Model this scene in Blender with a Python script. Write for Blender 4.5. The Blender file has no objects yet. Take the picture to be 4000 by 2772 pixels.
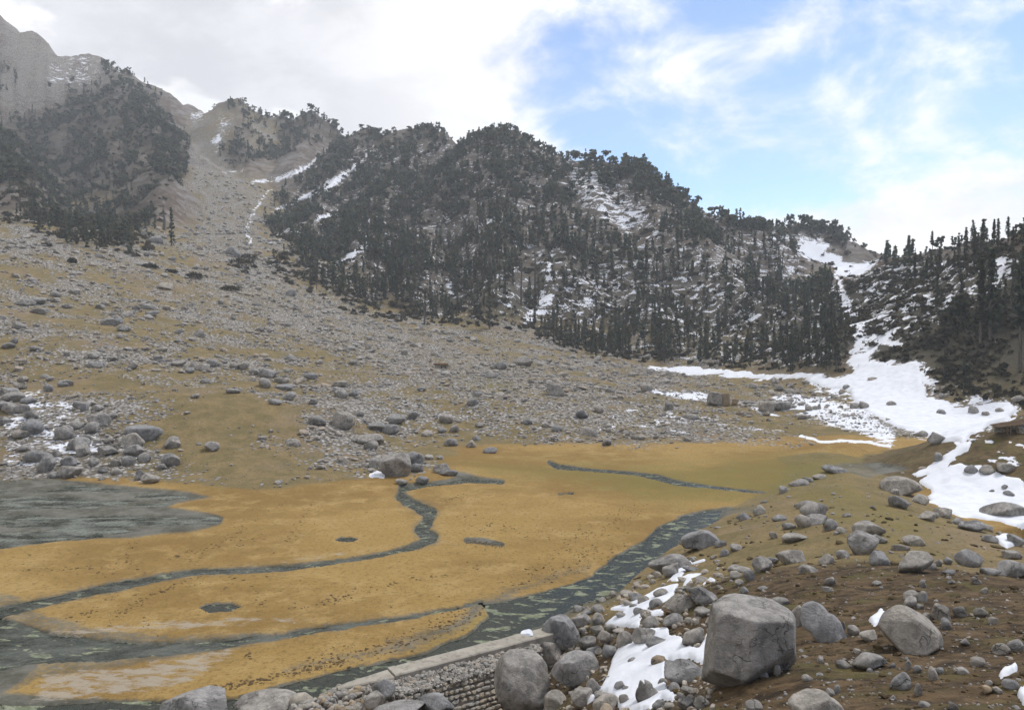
import bpy, bmesh, math, random
import numpy as np
from mathutils import Vector

# ------------------------------------------------------------------ scene set-up
scene = bpy.context.scene
COL = scene.collection
F, CX, CY, HOR = 3125.0, 2000.0, 1386.0, 1289.0      # focal length and centre in photo pixels (4000 x 2772)
PITCH = math.atan((CY - HOR) / F)

cam_d = bpy.data.cameras.new('camera')
cam_d.sensor_width = 36.0
cam_d.lens = 36.0 * F / 4000.0
cam_d.clip_start = 0.3
cam_d.clip_end = 8000.0
cam = bpy.data.objects.new('camera', cam_d)
cam.rotation_euler = (math.radians(90) - PITCH, 0, 0)
COL.objects.link(cam)
scene.camera = cam

SUN_AZ, SUN_EL = math.radians(58), math.radians(57)   # to the right and a little ahead, through thin cloud
sun_d = bpy.data.lights.new('sun', 'SUN')
sun_d.energy = 2.3
sun_d.angle = math.radians(14)
sun_d.color = (1.0, 0.955, 0.89)
sun = bpy.data.objects.new('sun', sun_d)
sv = Vector((math.sin(SUN_AZ) * math.cos(SUN_EL), math.cos(SUN_AZ) * math.cos(SUN_EL), math.sin(SUN_EL)))
sun.rotation_euler = sv.to_track_quat('Z', 'Y').to_euler()
sun.location = (0, 0, 300)
COL.objects.link(sun)

scene.view_settings.view_transform = 'Standard'
scene.view_settings.look = 'None'
scene.view_settings.exposure = 0.45
scene.view_settings.gamma = 1.0
scene.view_settings.use_curve_mapping = False
scene.cycles.use_denoising = True
scene.cycles.max_bounces = 5
scene.cycles.diffuse_bounces = 3
scene.cycles.volume_bounces = 1
scene.cycles.transparent_max_bounces = 6
scene.cycles.use_adaptive_sampling = True


class NT:
    """tiny node-tree helper"""
    def __init__(self, tree):
        self.t = tree
        tree.nodes.clear()

    def n(self, kind, **kw):
        nd = self.t.nodes.new(kind)
        for k, v in kw.items():
            if k.startswith('_'):
                setattr(nd, k[1:], v)
            else:
                key = int(k[1:]) if (k[0] == 'i' and k[1:].isdigit()) else k.replace('__', ' ')
                self.set(nd, key, v)
        return nd

    def set(self, nd, key, v):
        s = nd.inputs[key]
        if hasattr(v, 'is_output') or isinstance(v, bpy.types.NodeSocket):
            self.t.links.new(v, s)
        else:
            s.default_value = v

    def math(self, op, a, b=0.0, c=None, clamp=False):
        nd = self.t.nodes.new('ShaderNodeMath')
        nd.operation = op
        nd.use_clamp = clamp
        self.set(nd, 0, a)
        self.set(nd, 1, b)
        if c is not None:
            self.set(nd, 2, c)
        return nd.outputs[0]

    def noise(self, vec, scale, detail=4.0, rough=0.55, dist=0.0):
        nd = self.n('ShaderNodeTexNoise', Scale=scale, Detail=detail, Roughness=rough, Distortion=dist)
        if vec is not None:
            self.set(nd, 'Vector', vec)
        return nd.outputs['Fac']

    def ramp(self, fac, lo, hi, smooth=True):
        nd = self.n('ShaderNodeMapRange')
        nd.interpolation_type = 'SMOOTHSTEP' if smooth else 'LINEAR'
        nd.clamp = True
        self.set(nd, 'Value', fac)
        self.set(nd, 'From Min', lo)
        self.set(nd, 'From Max', hi)
        return nd.outputs['Result']

    def mix(self, fac, a, b):
        nd = self.t.nodes.new('ShaderNodeMix')
        nd.data_type = 'RGBA'
        self.set(nd, 0, fac)
        for idx, v in ((6, a), (7, b)):
            if isinstance(v, tuple) and len(v) == 3:
                v = v + (1.0,)
            self.set(nd, idx, v)
        return nd.outputs[2]

    def mapping(self, vec, scale=(1, 1, 1), loc=(0, 0, 0), rot=(0, 0, 0)):
        nd = self.n('ShaderNodeMapping')
        self.set(nd, 'Vector', vec)
        nd.inputs['Scale'].default_value = scale
        nd.inputs['Location'].default_value = loc
        nd.inputs['Rotation'].default_value = rot
        return nd.outputs[0]


def build_world():
    w = bpy.data.worlds.new('World')
    scene.world = w
    w.use_nodes = True
    g = NT(w.node_tree)
    sky = g.n('ShaderNodeTexSky')
    sky.sky_type = 'NISHITA'
    sky.sun_disc = False
    sky.sun_elevation = SUN_EL
    sky.sun_rotation = SUN_AZ
    sky.altitude = 3000
    sky.air_density = 1.0
    sky.dust_density = 0.6
    sky.ozone_density = 1.6
    tc = g.n('ShaderNodeTexCoord')
    d = tc.outputs['Generated']
    sep = g.n('ShaderNodeSeparateXYZ', Vector=d)
    X, Y, Z = sep.outputs[0], sep.outputs[1], sep.outputs[2]
    # broken cloud: an all-round cover that thickens towards the sun's side and low over the hills
    big = g.noise(g.mapping(d, (1.5, 1.5, 3.4), (3.1, 0.7, 1.9)), 2.2, 6, 0.52, 0.1)
    fine = g.noise(g.mapping(d, (2.2, 2.2, 3.6), (7.3, 2.1, 5.5), (0.0, 0.5, 0.25)), 3.4, 7, 0.60, 0.25)
    az = g.math('ARCTAN2', X, Y)
    left = g.ramp(az, 0.20, -0.24)
    low = g.ramp(Z, 0.20, 0.10)
    cov = g.math('MULTIPLY_ADD', left, 0.34, g.math('MULTIPLY', low, 0.20))
    dens = g.math('ADD', g.math('MULTIPLY_ADD', big, 0.55, g.math('MULTIPLY', fine, 0.62)), cov)
    mask = g.ramp(dens, 0.525, 0.735)
    # grey, thicker cloud bodies against the bright veil
    body = g.noise(g.mapping(d, (1.6, 1.6, 2.6), (0.4, 5.2, 2.3)), 2.1, 6, 0.55, 0.2)
    bodym = g.math('MULTIPLY', g.ramp(body, 0.485, 0.545), g.math('MULTIPLY_ADD', g.ramp(az, -0.05, -0.30), 0.85, 0.15))
    cl1 = g.mix(g.ramp(fine, 0.35, 0.65), (9.4, 9.4, 9.55), (11.2, 11.2, 11.2))
    cl2 = g.mix(g.ramp(fine, 0.35, 0.65), (6.8, 6.8, 7.25), (8.4, 8.4, 8.8))
    cloudc = g.mix(bodym, cl1, cl2)
    hs = g.n('ShaderNodeHueSaturation', Saturation=1.03, Value=2.0)
    g.set(hs, 'Color', sky.outputs[0])
    colr = g.mix(mask, hs.outputs[0], cloudc)
    bg = g.n('ShaderNodeBackground', Strength=0.085)
    g.set(bg, 'Color', colr)
    out = g.n('ShaderNodeOutputWorld')
    g.set(out, 'Surface', bg.outputs[0])


build_world()

# ------------------------------------------------------------------ numbers: projection and noise
cp, sp = math.cos(PITCH), math.sin(PITCH)


def ray(sx, sy):
    """unit-depth world ray (y component 1) through a photo pixel"""
    u = (np.asarray(sx, float) - CX) / F
    v = -(np.asarray(sy, float) - CY) / F
    y = cp + v * sp
    z = -sp + v * cp
    return u / y, z / y


def P(sx, sy, Y):
    rx, rz = ray(sx, sy)
    return (float(rx) * Y, Y, float(rz) * Y)


def proj(x, y, z):
    dep = y * cp - z * sp
    up = y * sp + z * cp
    dep = np.maximum(dep, 0.05)
    return CX + F * x / dep, CY - F * up / dep


_rs = np.random.RandomState(11)
_perm = _rs.permutation(4096)
_ga = _rs.rand(4096) * 2 * np.pi
_gx, _gy = np.cos(_ga), np.sin(_ga)


def pn(x, y, seed=0):
    xi = np.floor(x).astype(np.int64)
    yi = np.floor(y).astype(np.int64)
    xf = x - xi
    yf = y - yi
    u = xf * xf * xf * (xf * (xf * 6 - 15) + 10)
    v = yf * yf * yf * (yf * (yf * 6 - 15) + 10)

    def gr(ix, iy, fx, fy):
        h = _perm[(_perm[(ix + seed * 131) & 4095] + iy) & 4095]
        return _gx[h] * fx + _gy[h] * fy
    a = gr(xi, yi, xf, yf)
    b = gr(xi + 1, yi, xf - 1, yf)
    c = gr(xi, yi + 1, xf, yf - 1)
    d = gr(xi + 1, yi + 1, xf - 1, yf - 1)
    return ((a + u * (b - a)) * (1 - v) + (c + u * (d - c)) * v) * 1.5


def fbm(x, y, wl, octs=4, seed=0, gain=0.5):
    s, a, t = 0.0, 1.0, 0.0
    f = 1.0 / wl
    for o in range(octs):
        s = s + a * pn(x * f, y * f, seed + o)
        t += a
        a *= gain
        f *= 2.03
    return s / t


def ridged(x, y, wl, octs=4, seed=0):
    s, a, t = 0.0, 1.0, 0.0
    f = 1.0 / wl
    for o in range(octs):
        s = s + a * (1.0 - 2.0 * np.abs(pn(x * f, y * f, seed + o)))
        t += a
        a *= 0.5
        f *= 2.07
    return s / t


def sstep(a, b, x):
    t = np.clip((x - a) / (b - a), 0, 1)
    return t * t * (3 - 2 * t)


def smax(a, b, k):
    h = np.clip(0.5 + 0.5 * (a - b) / k, 0, 1)
    return b + (a - b) * h + k * h * (1 - h)


def tps_fit(pts):
    p = np.array(pts, float)
    xy, z = p[:, :2], p[:, 2]
    n = len(p)
    d2 = ((xy[:, None] - xy[None]) ** 2).sum(-1)
    K = 0.5 * d2 * np.log(d2 + 1e-9)
    K += np.eye(n) * 0.5
    A = np.zeros((n + 3, n + 3))
    A[:n, :n] = K
    A[:n, n] = 1
    A[:n, n + 1:] = xy
    A[n:, :n] = A[:n, n:].T
    b = np.zeros(n + 3)
    b[:n] = z
    w = np.linalg.solve(A, b)
    return xy, w


def tps_eval(fit, x, y):
    xy, w = fit
    out = w[-3] + w[-2] * x + w[-1] * y
    for i in range(len(xy)):
        d2 = (x - xy[i, 0]) ** 2 + (y - xy[i, 1]) ** 2
        out = out + w[i] * 0.5 * d2 * np.log(d2 + 1e-9)
    return out


# ------------------------------------------------------------------ the lie of the land
MEADOW = -20.0


def zat(sx, sy, z):
    """the point of height z seen at a photo pixel"""
    rx, rz = ray(sx, sy)
    Y = z / float(rz)
    return (float(rx) * Y, Y, z)


# moraine knoll and near slope: (pixel, height)
KN = [zat(*a) for a in [
    (4000, 2772, -8.0), (3300, 2772, -8.6), (2900, 2650, -10.5), (4000, 2500, -10.0), (3500, 2600, -9.7),
    (2500, 2700, -14.0), (2200, 2772, -16.0), (2600, 2500, -15.2), (2400, 2500, -17.4), (2300, 2650, -17.4),
    (2900, 2400, -13.0), (3600, 2400, -11.2), (3500, 2200, -13.2), (3400, 2050, -15.0), (3300, 1900, -17.0),
    (4000, 2260, -13.6), (3800, 2130, -15.2), (3620, 2020, -16.7), (3250, 1840, -18.6), (3130, 1855, -19.4),
    (3000, 1930, -19.6), (2830, 2010, -19.9), (2700, 2090, -19.9), (2560, 2190, -19.9), (2440, 2290, -19.8),
    (2250, 2390, -19.8), (2100, 2480, -19.9), (2700, 2250, -17.4), (2900, 2150, -16.8), (3100, 2000, -17.0),
    (3250, 2350, -12.2), (3200, 2200, -14.2),
    (3470, 1850, -20.5), (3700, 1970, -21.0), (3880, 2080, -21.0), (3400, 1790, -20.8),
]] + [
    (0, 0, -1.7), (-4, 1, -1.9), (4, 1, -1.8), (0, 4, -3.4), (-4, 6, -4.8), (5, 6, -4.4), (0, 8, -5.6), (10, 12, -6.6), (-9, 10, -7.0), (0, -30, 3.0), (-30, -30, 2.0), (30, -30, 5.0), (-14, 4, -4), (20, 8, -5.6), (40, 12, -6.0), (45, 35, -11.5),
    (-4, 12, -7.6), (5, 11, -6.6), (-9.8, 24, -12.6), (-3, 23, -11.7), (-2.5, 27, -13.5), (-6, 26.5, -13.4), (2.5, 25, -13.0), (-6, 31, -19.5), (-1, 32, -19.5), (-3, 36, -23.2),
    (-22, 22, -14.5), (-22, 32, -20.5), (-12, 36, -23.0), (-5, 40, -24.2), (1.2, 42.3, -20.7), (-1.2, 41, -22.3), (3.8, 46, -20.6), (-30, 45, -23), (-20, 60, -26), (0, 65, -25), (8, 80, -24), (-30, 100, -30), (15, 110, -24),
    (30, 125, -23.5), (60, 70, -22), (75, 55, -18), (70, 30, -9), (-60, 30, -22), (-70, 0, -14), (-60, -30, -6), (60, -30, 6), (-80, 60, -30), (-70, 110, -34), (60, 130, -24), (90, 90, -23),
]
KFIT = tps_fit(KN)

# bump on the right with the timber ruin
BUMP = [P(4400, 1560, 118), P(4150, 1600, 112), P(3960, 1668, 108), P(3830, 1700, 112), P(3700, 1745, 118), P(3630, 1790, 120)]

# alluvial fan / scree apron
FN = [P(*a) for a in [
    (0, 1880, 104), (300, 1895, 104), (600, 1900, 102), (1000, 1920, 98), (1400, 1885, 104), (1620, 1830, 113), (1760, 1762, 131),
    (2200, 1742, 137), (2700, 1742, 138), (3100, 1700, 150),
    (0, 1600, 132), (600, 1600, 135), (1200, 1600, 141), (1500, 1700, 139), (1800, 1600, 160), (2400, 1600, 166), (3000, 1590, 180),
    (0, 1300, 190), (600, 1300, 214), (1200, 1400, 214), (1800, 1400, 262), (2300, 1480, 240), (2800, 1500, 240), (900, 1480, 168),
    (0, 1050, 265), (0, 870, 335), (600, 1015, 335), (1040, 1105, 345), (1300, 1195, 350), (1560, 1245, 350), (2080, 1320, 345),
    (2500, 1412, 325), (2900, 1440, 310), (3250, 1450, 300), (300, 1150, 260), (900, 1200, 285),
    (-600, 850, 330), (-900, 1100, 240), (-800, 1500, 150), (-700, 1850, 110),
    (950, 900, 460), (880, 700, 620), (760, 470, 860), (1150, 1000, 420), (1000, 1000, 400),
    (3550, 1560, 215), (3700, 1620, 180), (3480, 1640, 165), (3350, 1520, 240), (3330, 1330, 330), (3300, 1230, 390), (3300, 1080, 480), (3950, 1640, 175), (3550, 1720, 145), (3800, 1700, 152),
]] + [(130, 130, -19), (250, 160, 10), (-250, 150, 60), (-200, 60, 10),
     (-272, 500, 62), (-400, 800, 90), (-190, 460, 52), (-96, 500, 26), (-110, 700, 45), (-60, 420, 14), (0, 450, 2), (0, 650, 5), (90, 450, -8), (150, 600, 0), (60, 390, -4),
     (250, 700, 20), (300, 400, 0), (-330, 1150, 60), (0, 1100, 0), (-700, 1100, 80), (300, 1100, 0), (-160, 880, 150), (-500, 500, 60), (-60, 2500, -20), (-2300, 1000, -20), (2300, 1000, -20)]
FFIT = tps_fit(FN)


def crest(pts, drop=0.0):
    return np.array([(lambda q: (q[0], q[1], q[2] - drop))(P(*p)) for p in pts])


T = 8.0
RIDGES = [
    # (crest polyline, side slope)
    (crest([(-900, -300, 900), (-300, -120, 900), (0, 60, 890), (230, 190, 870), (330, 200, 880), (470, 265, 860), (600, 340, 870), (740, 405, 905)], 1), 1.0),
    (crest([(450, 265, 850), (600, 480, 690), (640, 700, 545), (580, 900, 425), (500, 1010, 362)], 5), 0.85),
    (crest([(-500, 250, 760), (-150, 420, 600), (0, 640, 480), (120, 850, 385)], 5), 0.85),
    (crest([(740, 420, 905), (840, 400, 900), (930, 372, 890), (1060, 420, 880), (1150, 450, 870), (1210, 425, 855), (1280, 470, 850), (1350, 530, 845), (1500, 640, 850)], T), 0.95),
    (crest([(930, 372, 890), (960, 560, 760), (970, 700, 680)], T), 0.9),
    (crest([(1210, 425, 855), (1180, 600, 740), (1090, 760, 620)], T), 0.9),
    (crest([(1340, 540, 790), (1420, 500, 760), (1560, 475, 730), (1680, 490, 710), (1800, 550, 690), (1860, 600, 690)], T + 1), 0.9),
    (crest([(1560, 475, 730), (1520, 700, 590), (1400, 950, 450), (1300, 1140, 372)], T), 0.8),
    (crest([(1400, 560, 760), (1250, 800, 580), (1130, 960, 450), (1100, 1050, 395)], 4), 0.85),
    (crest([(1700, 700, 650), (1680, 900, 500), (1600, 1100, 395)], T), 0.85),
    (crest([(1850, 545, 650), (1960, 488, 628), (2060, 535, 612), (2130, 580, 600), (2210, 600, 588), (2450, 628, 568), (2600, 700, 548), (2760, 790, 530), (2900, 850, 520), (3020, 880, 520)], T + 1), 0.85),
    (crest([(1960, 488, 628), (1970, 800, 490), (1920, 1050, 400), (1890, 1240, 350)], T), 0.8),
    (crest([(2050, 560, 610), (2200, 850, 480), (2200, 1000, 425)], T), 0.8),
    (crest([(2450, 628, 568), (2700, 900, 450), (3000, 1130, 370), (3200, 1290, 325), (3310, 1420, 300)], T), 0.72),
    (crest([(2300, 720, 540), (2450, 1000, 430), (2600, 1200, 370), (2700, 1350, 330)], T), 0.75),
    (crest([(2900, 880, 560), (3060, 885, 565), (3230, 890, 570), (3330, 930, 560), (3500, 1005, 550), (3700, 1060, 560), (4100, 1000, 600)], 5), 0.6),
    # slope across the snowy valley
    (crest([(3440, 1060, 420), (3560, 1020, 370), (3700, 985, 345), (3860, 975, 330), (3925, 1000, 325), (4100, 1010, 330)], 2), 0.5),
    (crest([(3900, 1010, 275), (3990, 970, 262), (4120, 890, 250), (4500, 700, 240), (5200, 300, 240)], 1), 0.62),
    (crest([(3990, 970, 262), (3960, 1250, 228), (3900, 1450, 205)], 3), 0.7),
    (crest([(-1600, 300, 500), (-1400, 0, 600), (-900, -300, 900)], 0), 0.8),
]


def ridge_height(x, y):
    best = np.full(x.shape, -1e4)
    for pts, s in RIDGES:
        loc = np.full(x.shape, -1e4)
        for a, b in zip(pts[:-1], pts[1:]):
            dx, dy = b[0] - a[0], b[1] - a[1]
            L2 = dx * dx + dy * dy
            t = np.clip(((x - a[0]) * dx + (y - a[1]) * dy) / L2, 0, 1)
            d = np.hypot(x - (a[0] + t * dx), y - (a[1] + t * dy))
            d = np.sqrt(d * d + 16.0) - 4.0
            loc = np.maximum(loc, a[2] + t * (b[2] - a[2]) - s * d)
        best = smax(best, loc, 10.0)
    return best


DA, DB = np.array([-9.4, 42.6]), np.array([1.75, 49.7])        # line of the little dam
DU = (DB - DA) / np.linalg.norm(DB - DA)
DN = np.array([DU[1], -DU[0]])                                  # towards the camera


def height(x, y):
    r = np.hypot(x, y)
    wx = x + 10 * fbm(x, y, 70, 3, 40)
    wy = y + 10 * fbm(x, y, 70, 3, 50)
    far = sstep(150, 350, r)
    rz = ridge_height(x + (wx - x) * far, y + (wy - y) * far)
    rz = rz + far * (9.0 * (1 - 0.6 * sstep(760, 850, r)) * ridged(x, y, 75, 4, 3) + 1.5 * fbm(x, y, 14, 3, 9) + 3.5 * sstep(600, 780, r) * ridged(x, y, 27, 4, 7))
    fan = np.minimum(tps_eval(FFIT, x, y), 300.0)
    fan = fan + (-25.0 - fan) * sstep(1000, 1400, r)
    hum = fbm(x, y, 38, 3, 21) * 2.2 * sstep(110, 190, r) + fbm(x, y, 11, 3, 25) * 0.7 + fbm(x, y, 1.6, 2, 27) * 0.12 * sstep(220, 120, r)
    fan = np.where(y > 60, fan, -60.0) + hum * sstep(-21.5, -17.5, fan)
    kn = tps_eval(KFIT, x, y)
    kn = kn + fbm(x, y, 6.0, 4, 31) * 0.35 + fbm(x, y, 1.1, 3, 35) * 0.10 * sstep(90, 30, r) + 0.16 * ridged(x * 0.5 + y * 0.2, y * 1.3, 2.6, 3, 37) * sstep(70, 35, r)
    kn = np.where(r < 160, kn, -60) * 1.0
    mead = MEADOW + 0.10 * fbm(x, y, 14, 3, 61) + 0.05 * fbm(x, y, 3, 2, 65) + 0.045 * fbm(x, y, 0.9, 2, 67) * sstep(120, 70, r)
    sd = (x - DA[0]) * DN[0] + (y - DA[1]) * DN[1]
    al = (x - DA[0]) * DU[0] + (y - DA[1]) * DU[1]
    low = sstep(0.35, 1.2, sd) * sstep(1.6, 3.0, al)
    mead = mead - 5.0 * low
    bump = np.full(x.shape, -1e3)
    B = np.array(BUMP)
    for a, b in zip(B[:-1], B[1:]):
        dx, dy = b[0] - a[0], b[1] - a[1]
        t = np.clip(((x - a[0]) * dx + (y - a[1]) * dy) / (dx * dx + dy * dy), 0, 1)
        d = np.hypot(x - (a[0] + t * dx), y - (a[1] + t * dy))
        bump = np.maximum(bump, a[2] + t * (b[2] - a[2]) - 0.42 * (np.sqrt(d * d + 9) - 3))
    bump = bump + 0.5 * fbm(x, y, 7, 3, 71)
    z = smax(mead, fan, 1.2)
    z = smax(z, kn, 0.7)
    z = smax(z, bump, 1.5)
    z = smax(z, rz, 12.0 * sstep(120, 250, r) + 0.5)
    mount = sstep(-6, 14, rz - np.maximum(fan, np.maximum(mead, bump)))
    kmask = sstep(-0.35, 0.5, kn - np.maximum(mead, fan)) * (r < 130)
    fmask = sstep(-0.25, 0.5, fan - mead) * (1 - kmask)
    bmask = sstep(-0.5, 0.5, bump - np.maximum(mead, fan))
    return z, mount, kmask, fmask, bmask


# polar sheet around the viewpoint: fine inside the view, coarse behind
th_f = np.radians(np.linspace(-37.5, 37.5, 720))
th_l = np.radians(-38 - np.geomspace(1, 142, 26))[::-1]
th_r = np.radians(38 + np.geomspace(1, 142, 26))
TH = np.concatenate([th_l, th_f, th_r])
rr = [1.5]
while rr[-1] < 1650:
    r = rr[-1]
    q = 1.02 if r < 12 else 1.0105 if r < 38 else 1.0052 if r < 150 else 1.0066 if r < 900 else 1.04
    rr.append(r * q)
RR = np.array(rr)
NR, NT_ = len(RR), len(TH)
GX = RR[:, None] * np.sin(TH)[None]
GY = RR[:, None] * np.cos(TH)[None]
GZ, G_M, G_K, G_F, G_B = height(GX, GY)
# land behind the ranges sinks gently to the far plain
_rf = np.broadcast_to(RR[:, None], GX.shape)
GSX, GSY = proj(GX, GY, GZ)
front = GY > 1.0
GSX = np.where(front, GSX, -9999)
GSY = np.where(front, GSY, -9999)
N1 = fbm(GX, GY, 9, 4, 81)
N2 = fbm(GX, GY, 9, 4, 91)
_mm = sstep(160, 100, _rf)
N1 = N1 + _mm * 0.9 * fbm(GX, GY, 3.0, 3, 83)
N2 = N2 + _mm * 0.9 * fbm(GX, GY, 3.0, 3, 93)
NPX = 3125.0 / np.maximum(_rf, 5)                       # photo pixels per metre


def poly_sd(px, py, poly):
    """signed distance to a polygon in pixels, positive inside"""
    poly = np.array(poly, float)
    inside = np.zeros(px.shape, bool)
    dmin = np.full(px.shape, 1e9)
    n = len(poly)
    for i in range(n):
        x1, y1 = poly[i]
        x2, y2 = poly[(i + 1) % n]
        if y1 != y2:
            c = ((y1 > py) != (y2 > py)) & (px < (x2 - x1) * (py - y1) / (y2 - y1) + x1)
            inside ^= c
        L2 = (x2 - x1) ** 2 + (y2 - y1) ** 2 + 1e-9
        t = np.clip(((px - x1) * (x2 - x1) + (py - y1) * (y2 - y1)) / L2, 0, 1)
        dmin = np.minimum(dmin, np.hypot(px - x1 - t * (x2 - x1), py - y1 - t * (y2 - y1)))
    return np.where(inside, dmin, -dmin)


def area(poly, feather=20, warp=0.0, rng=None, sx=None, sy=None):
    """soft mask 0..1 over the sheet for a photo polygon"""
    sx = GSX if sx is None else sx
    sy = GSY if sy is None else sy
    p = np.array(poly, float)
    m = np.zeros(sx.shape)
    pad = feather + abs(warp) * 1.5 + 5
    bb = (sx > p[:, 0].min() - pad) & (sx < p[:, 0].max() + pad) & (sy > p[:, 1].min() - pad) & (sy < p[:, 1].max() + pad)
    if rng is not None:
        bb &= (GY > rng[0]) & (GY < rng[1])
    if not bb.any():
        return m
    ax, ay = sx[bb], sy[bb]
    if warp:
        ax = ax + warp * N1[bb]
        ay = ay + warp * 0.6 * N2[bb]
    m[bb] = np.clip(0.5 + poly_sd(ax, ay, p) / (2 * feather), 0, 1)
    return m


def strip(pts, feather=8, warp=0.0, rng=None):
    """soft mask along a photo polyline of (x, y, width)"""
    p = np.array(pts, float)
    m = np.zeros(GSX.shape)
    pad = p[:, 2].max() + feather + abs(warp) * 1.5 + 5
    bb = (GSX > p[:, 0].min() - pad) & (GSX < p[:, 0].max() + pad) & (GSY > p[:, 1].min() - pad) & (GSY < p[:, 1].max() + pad)
    if rng is not None:
        bb &= (GY > rng[0]) & (GY < rng[1])
    if not bb.any():
        return m
    ax, ay = GSX[bb], GSY[bb]
    if warp:
        ax = ax + warp * N1[bb]
        ay = ay + warp * 0.6 * N2[bb]
    best = np.full(ax.shape, -1e9)
    for a, b in zip(p[:-1], p[1:]):
        dx, dy = b[0] - a[0], b[1] - a[1]
        t = np.clip(((ax - a[0]) * dx + (ay - a[1]) * dy) / (dx * dx + dy * dy + 1e-9), 0, 1)
        d = np.hypot(ax - a[0] - t * dx, ay - a[1] - t * dy)
        best = np.maximum(best, (a[2] + t * (b[2] - a[2])) * 0.5 - d)
    m[bb] = np.clip(0.5 + best / (2 * feather), 0, 1)
    return m


def zm(pts, x0, y0, s):
    return [tuple([x0 + p[0] * s, y0 + p[1] * s] + ([p[2] * s] if len(p) > 2 else [])) for p in pts]


D = 1.737
def dd(pts): return zm(pts, 0, 0, D)
def z1(pts): return zm(pts, 0, 0, 0.608)
def z2(pts): return zm(pts, 1300, 300, 0.608)
def z3(pts): return zm(pts, 2600, 600, 0.608)
def z4(pts): return zm(pts, 0, 900, 0.608)
def z5(pts): return zm(pts, 1300, 1200, 0.608)
def z6(pts): return zm(pts, 2600, 1300, 0.608)
def z7(pts): return zm(pts, 0, 1800, 0.609)
def z8(pts): return zm(pts, 1200, 1800, 0.609)
def zA(pts): return zm(pts, 2600, 1800, 0.609)
def zB(pts): return zm(pts, 1000, 2400, 0.521)
def zC(pts): return zm(pts, 2000, 2100, 0.521)


mx = np.maximum
# streams and pools on the meadow ------------------------------------------------
RM = (36, 150)
W_pool = area(dd([(-300, 1085), (0, 1084), (120, 1078), (250, 1092), (340, 1098), (420, 1108), (470, 1116), (400, 1128), (365, 1142), (430, 1150), (480, 1156), (502, 1164), (498, 1175), (470, 1185), (430, 1192), (300, 1205), (130, 1212), (0, 1232), (-300, 1290)]), 16, 9, RM)
PA = dd([(905, 1098, 12), (902, 1115, 20), (930, 1135, 20), (968, 1152, 25), (962, 1175, 24), (946, 1190, 25), (970, 1207, 28), (940, 1224, 16), (880, 1240, 9), (750, 1262, 9), (640, 1275, 13), (560, 1282, 15), (460, 1283, 14), (350, 1298, 16), (200, 1330, 19), (80, 1358, 20), (0, 1376, 22), (-150, 1410, 26), (-400, 1470, 30)])
W_A = mx(strip(PA, 7, 12, RM),
         strip(dd([(1130, 1082, 10), (1050, 1077, 14), (960, 1088, 8), (905, 1096, 20)]), 6, 5, RM))
PB = dd([(1090, 1357, 4), (1000, 1370, 5), (850, 1395, 7), (700, 1418, 10), (560, 1437, 17), (430, 1450, 24), (250, 1460, 44), (100, 1452, 72), (0, 1446, 112), (-200, 1460, 130)])
W_B = strip(PB, 9, 22, RM)
W_C = area(dd([(1715, 1136), (1620, 1140), (1550, 1155), (1480, 1185), (1450, 1212), (1380, 1252), (1330, 1290), (1290, 1312), (1180, 1342), (1085, 1358), (1100, 1385), (1050, 1425), (930, 1470), (800, 1498), (690, 1525), (560, 1558), (400, 1580), (250, 1600), (250, 1680), (620, 1640), (700, 1575), (860, 1512), (1000, 1480), (1205, 1436), (1300, 1385), (1390, 1347), (1420, 1302), (1500, 1240), (1560, 1196), (1640, 1162), (1715, 1148)]), 10, 16, RM)
W_C = mx(W_C, area(dd([(-200, 1560), (40, 1582), (250, 1574), (480, 1570), (640, 1600), (500, 1690), (-200, 1690)]), 16, 24, RM))
W_D = strip(dd([(1235, 1038, 8), (1255, 1048, 12), (1330, 1056, 6), (1430, 1064, 7), (1480, 1072, 13), (1520, 1084, 12), (1600, 1094, 6), (1720, 1107, 6)]), 4, 3, RM)
W_E = area(dd([(1850, 1047), (1900, 1038), (1980, 1040), (2050, 1052), (1990, 1066), (1950, 1078), (1905, 1062)]), 7, 5, RM)
W_P = mx(mx(area(dd([(752, 1211), (765, 1206), (790, 1206), (806, 1210), (795, 1216), (765, 1216)]), 4, 0, RM),
            area(dd([(447, 1364), (470, 1354), (520, 1352), (543, 1361), (520, 1372), (470, 1375)]), 6, 0, RM)),
         area(dd([(1255, 1107), (1290, 1106), (1290, 1110), (1255, 1111)]), 3, 0, RM))
WATER = mx(mx(mx(W_pool, W_A), mx(W_B, W_C)), mx(mx(W_D, W_E), W_P)) * (1 - G_K * 0.6)
WATER = np.where(G_F > 0.9, 0, WATER)
bare = sstep(0.35, 0.75, 0.5 + 0.6 * fbm(GX, GY * 2.2, 7, 4, 105))
shoal = np.clip(W_pool * sstep(0.42, 0.62, 0.5 + 0.6 * fbm(GX * 0.7, GY * 2.0, 9, 4, 111)), 0, 1)
deep = WATER * (1 - 0.75 * shoal)
GZ = GZ - 0.34 * sstep(0.35, 0.8, deep) * (1 - G_K)
WET = np.clip(mx(WATER * 1.15, area(dd([(-300, 1420), (60, 1405), (110, 1440), (90, 1500), (0, 1560), (-300, 1600)]), 25, 25, RM)), 0, 1)
WET = mx(WET, 0.40 * strip([(a, b, c * 1.9 + 10) for a, b, c in PA], 16, 14, RM))
WET = mx(WET, 0.46 * strip([(a, b, c * 2.0 + 14) for a, b, c in PB], 18, 24, RM))
WET = mx(WET, 0.60 * strip(z8([(-100, 1340, 60), (300, 1270, 70), (600, 1185, 90), (900, 1080, 110), (1080, 960, 120), (1300, 860, 90), (1500, 770, 60), (1800, 690, 40)]), 45, 40, RM))
WET = mx(WET, strip(dd([(1050, 1214, 14), (1090, 1218, 16), (1130, 1224, 8)]), 8, 8, RM) * 0.9)
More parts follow.
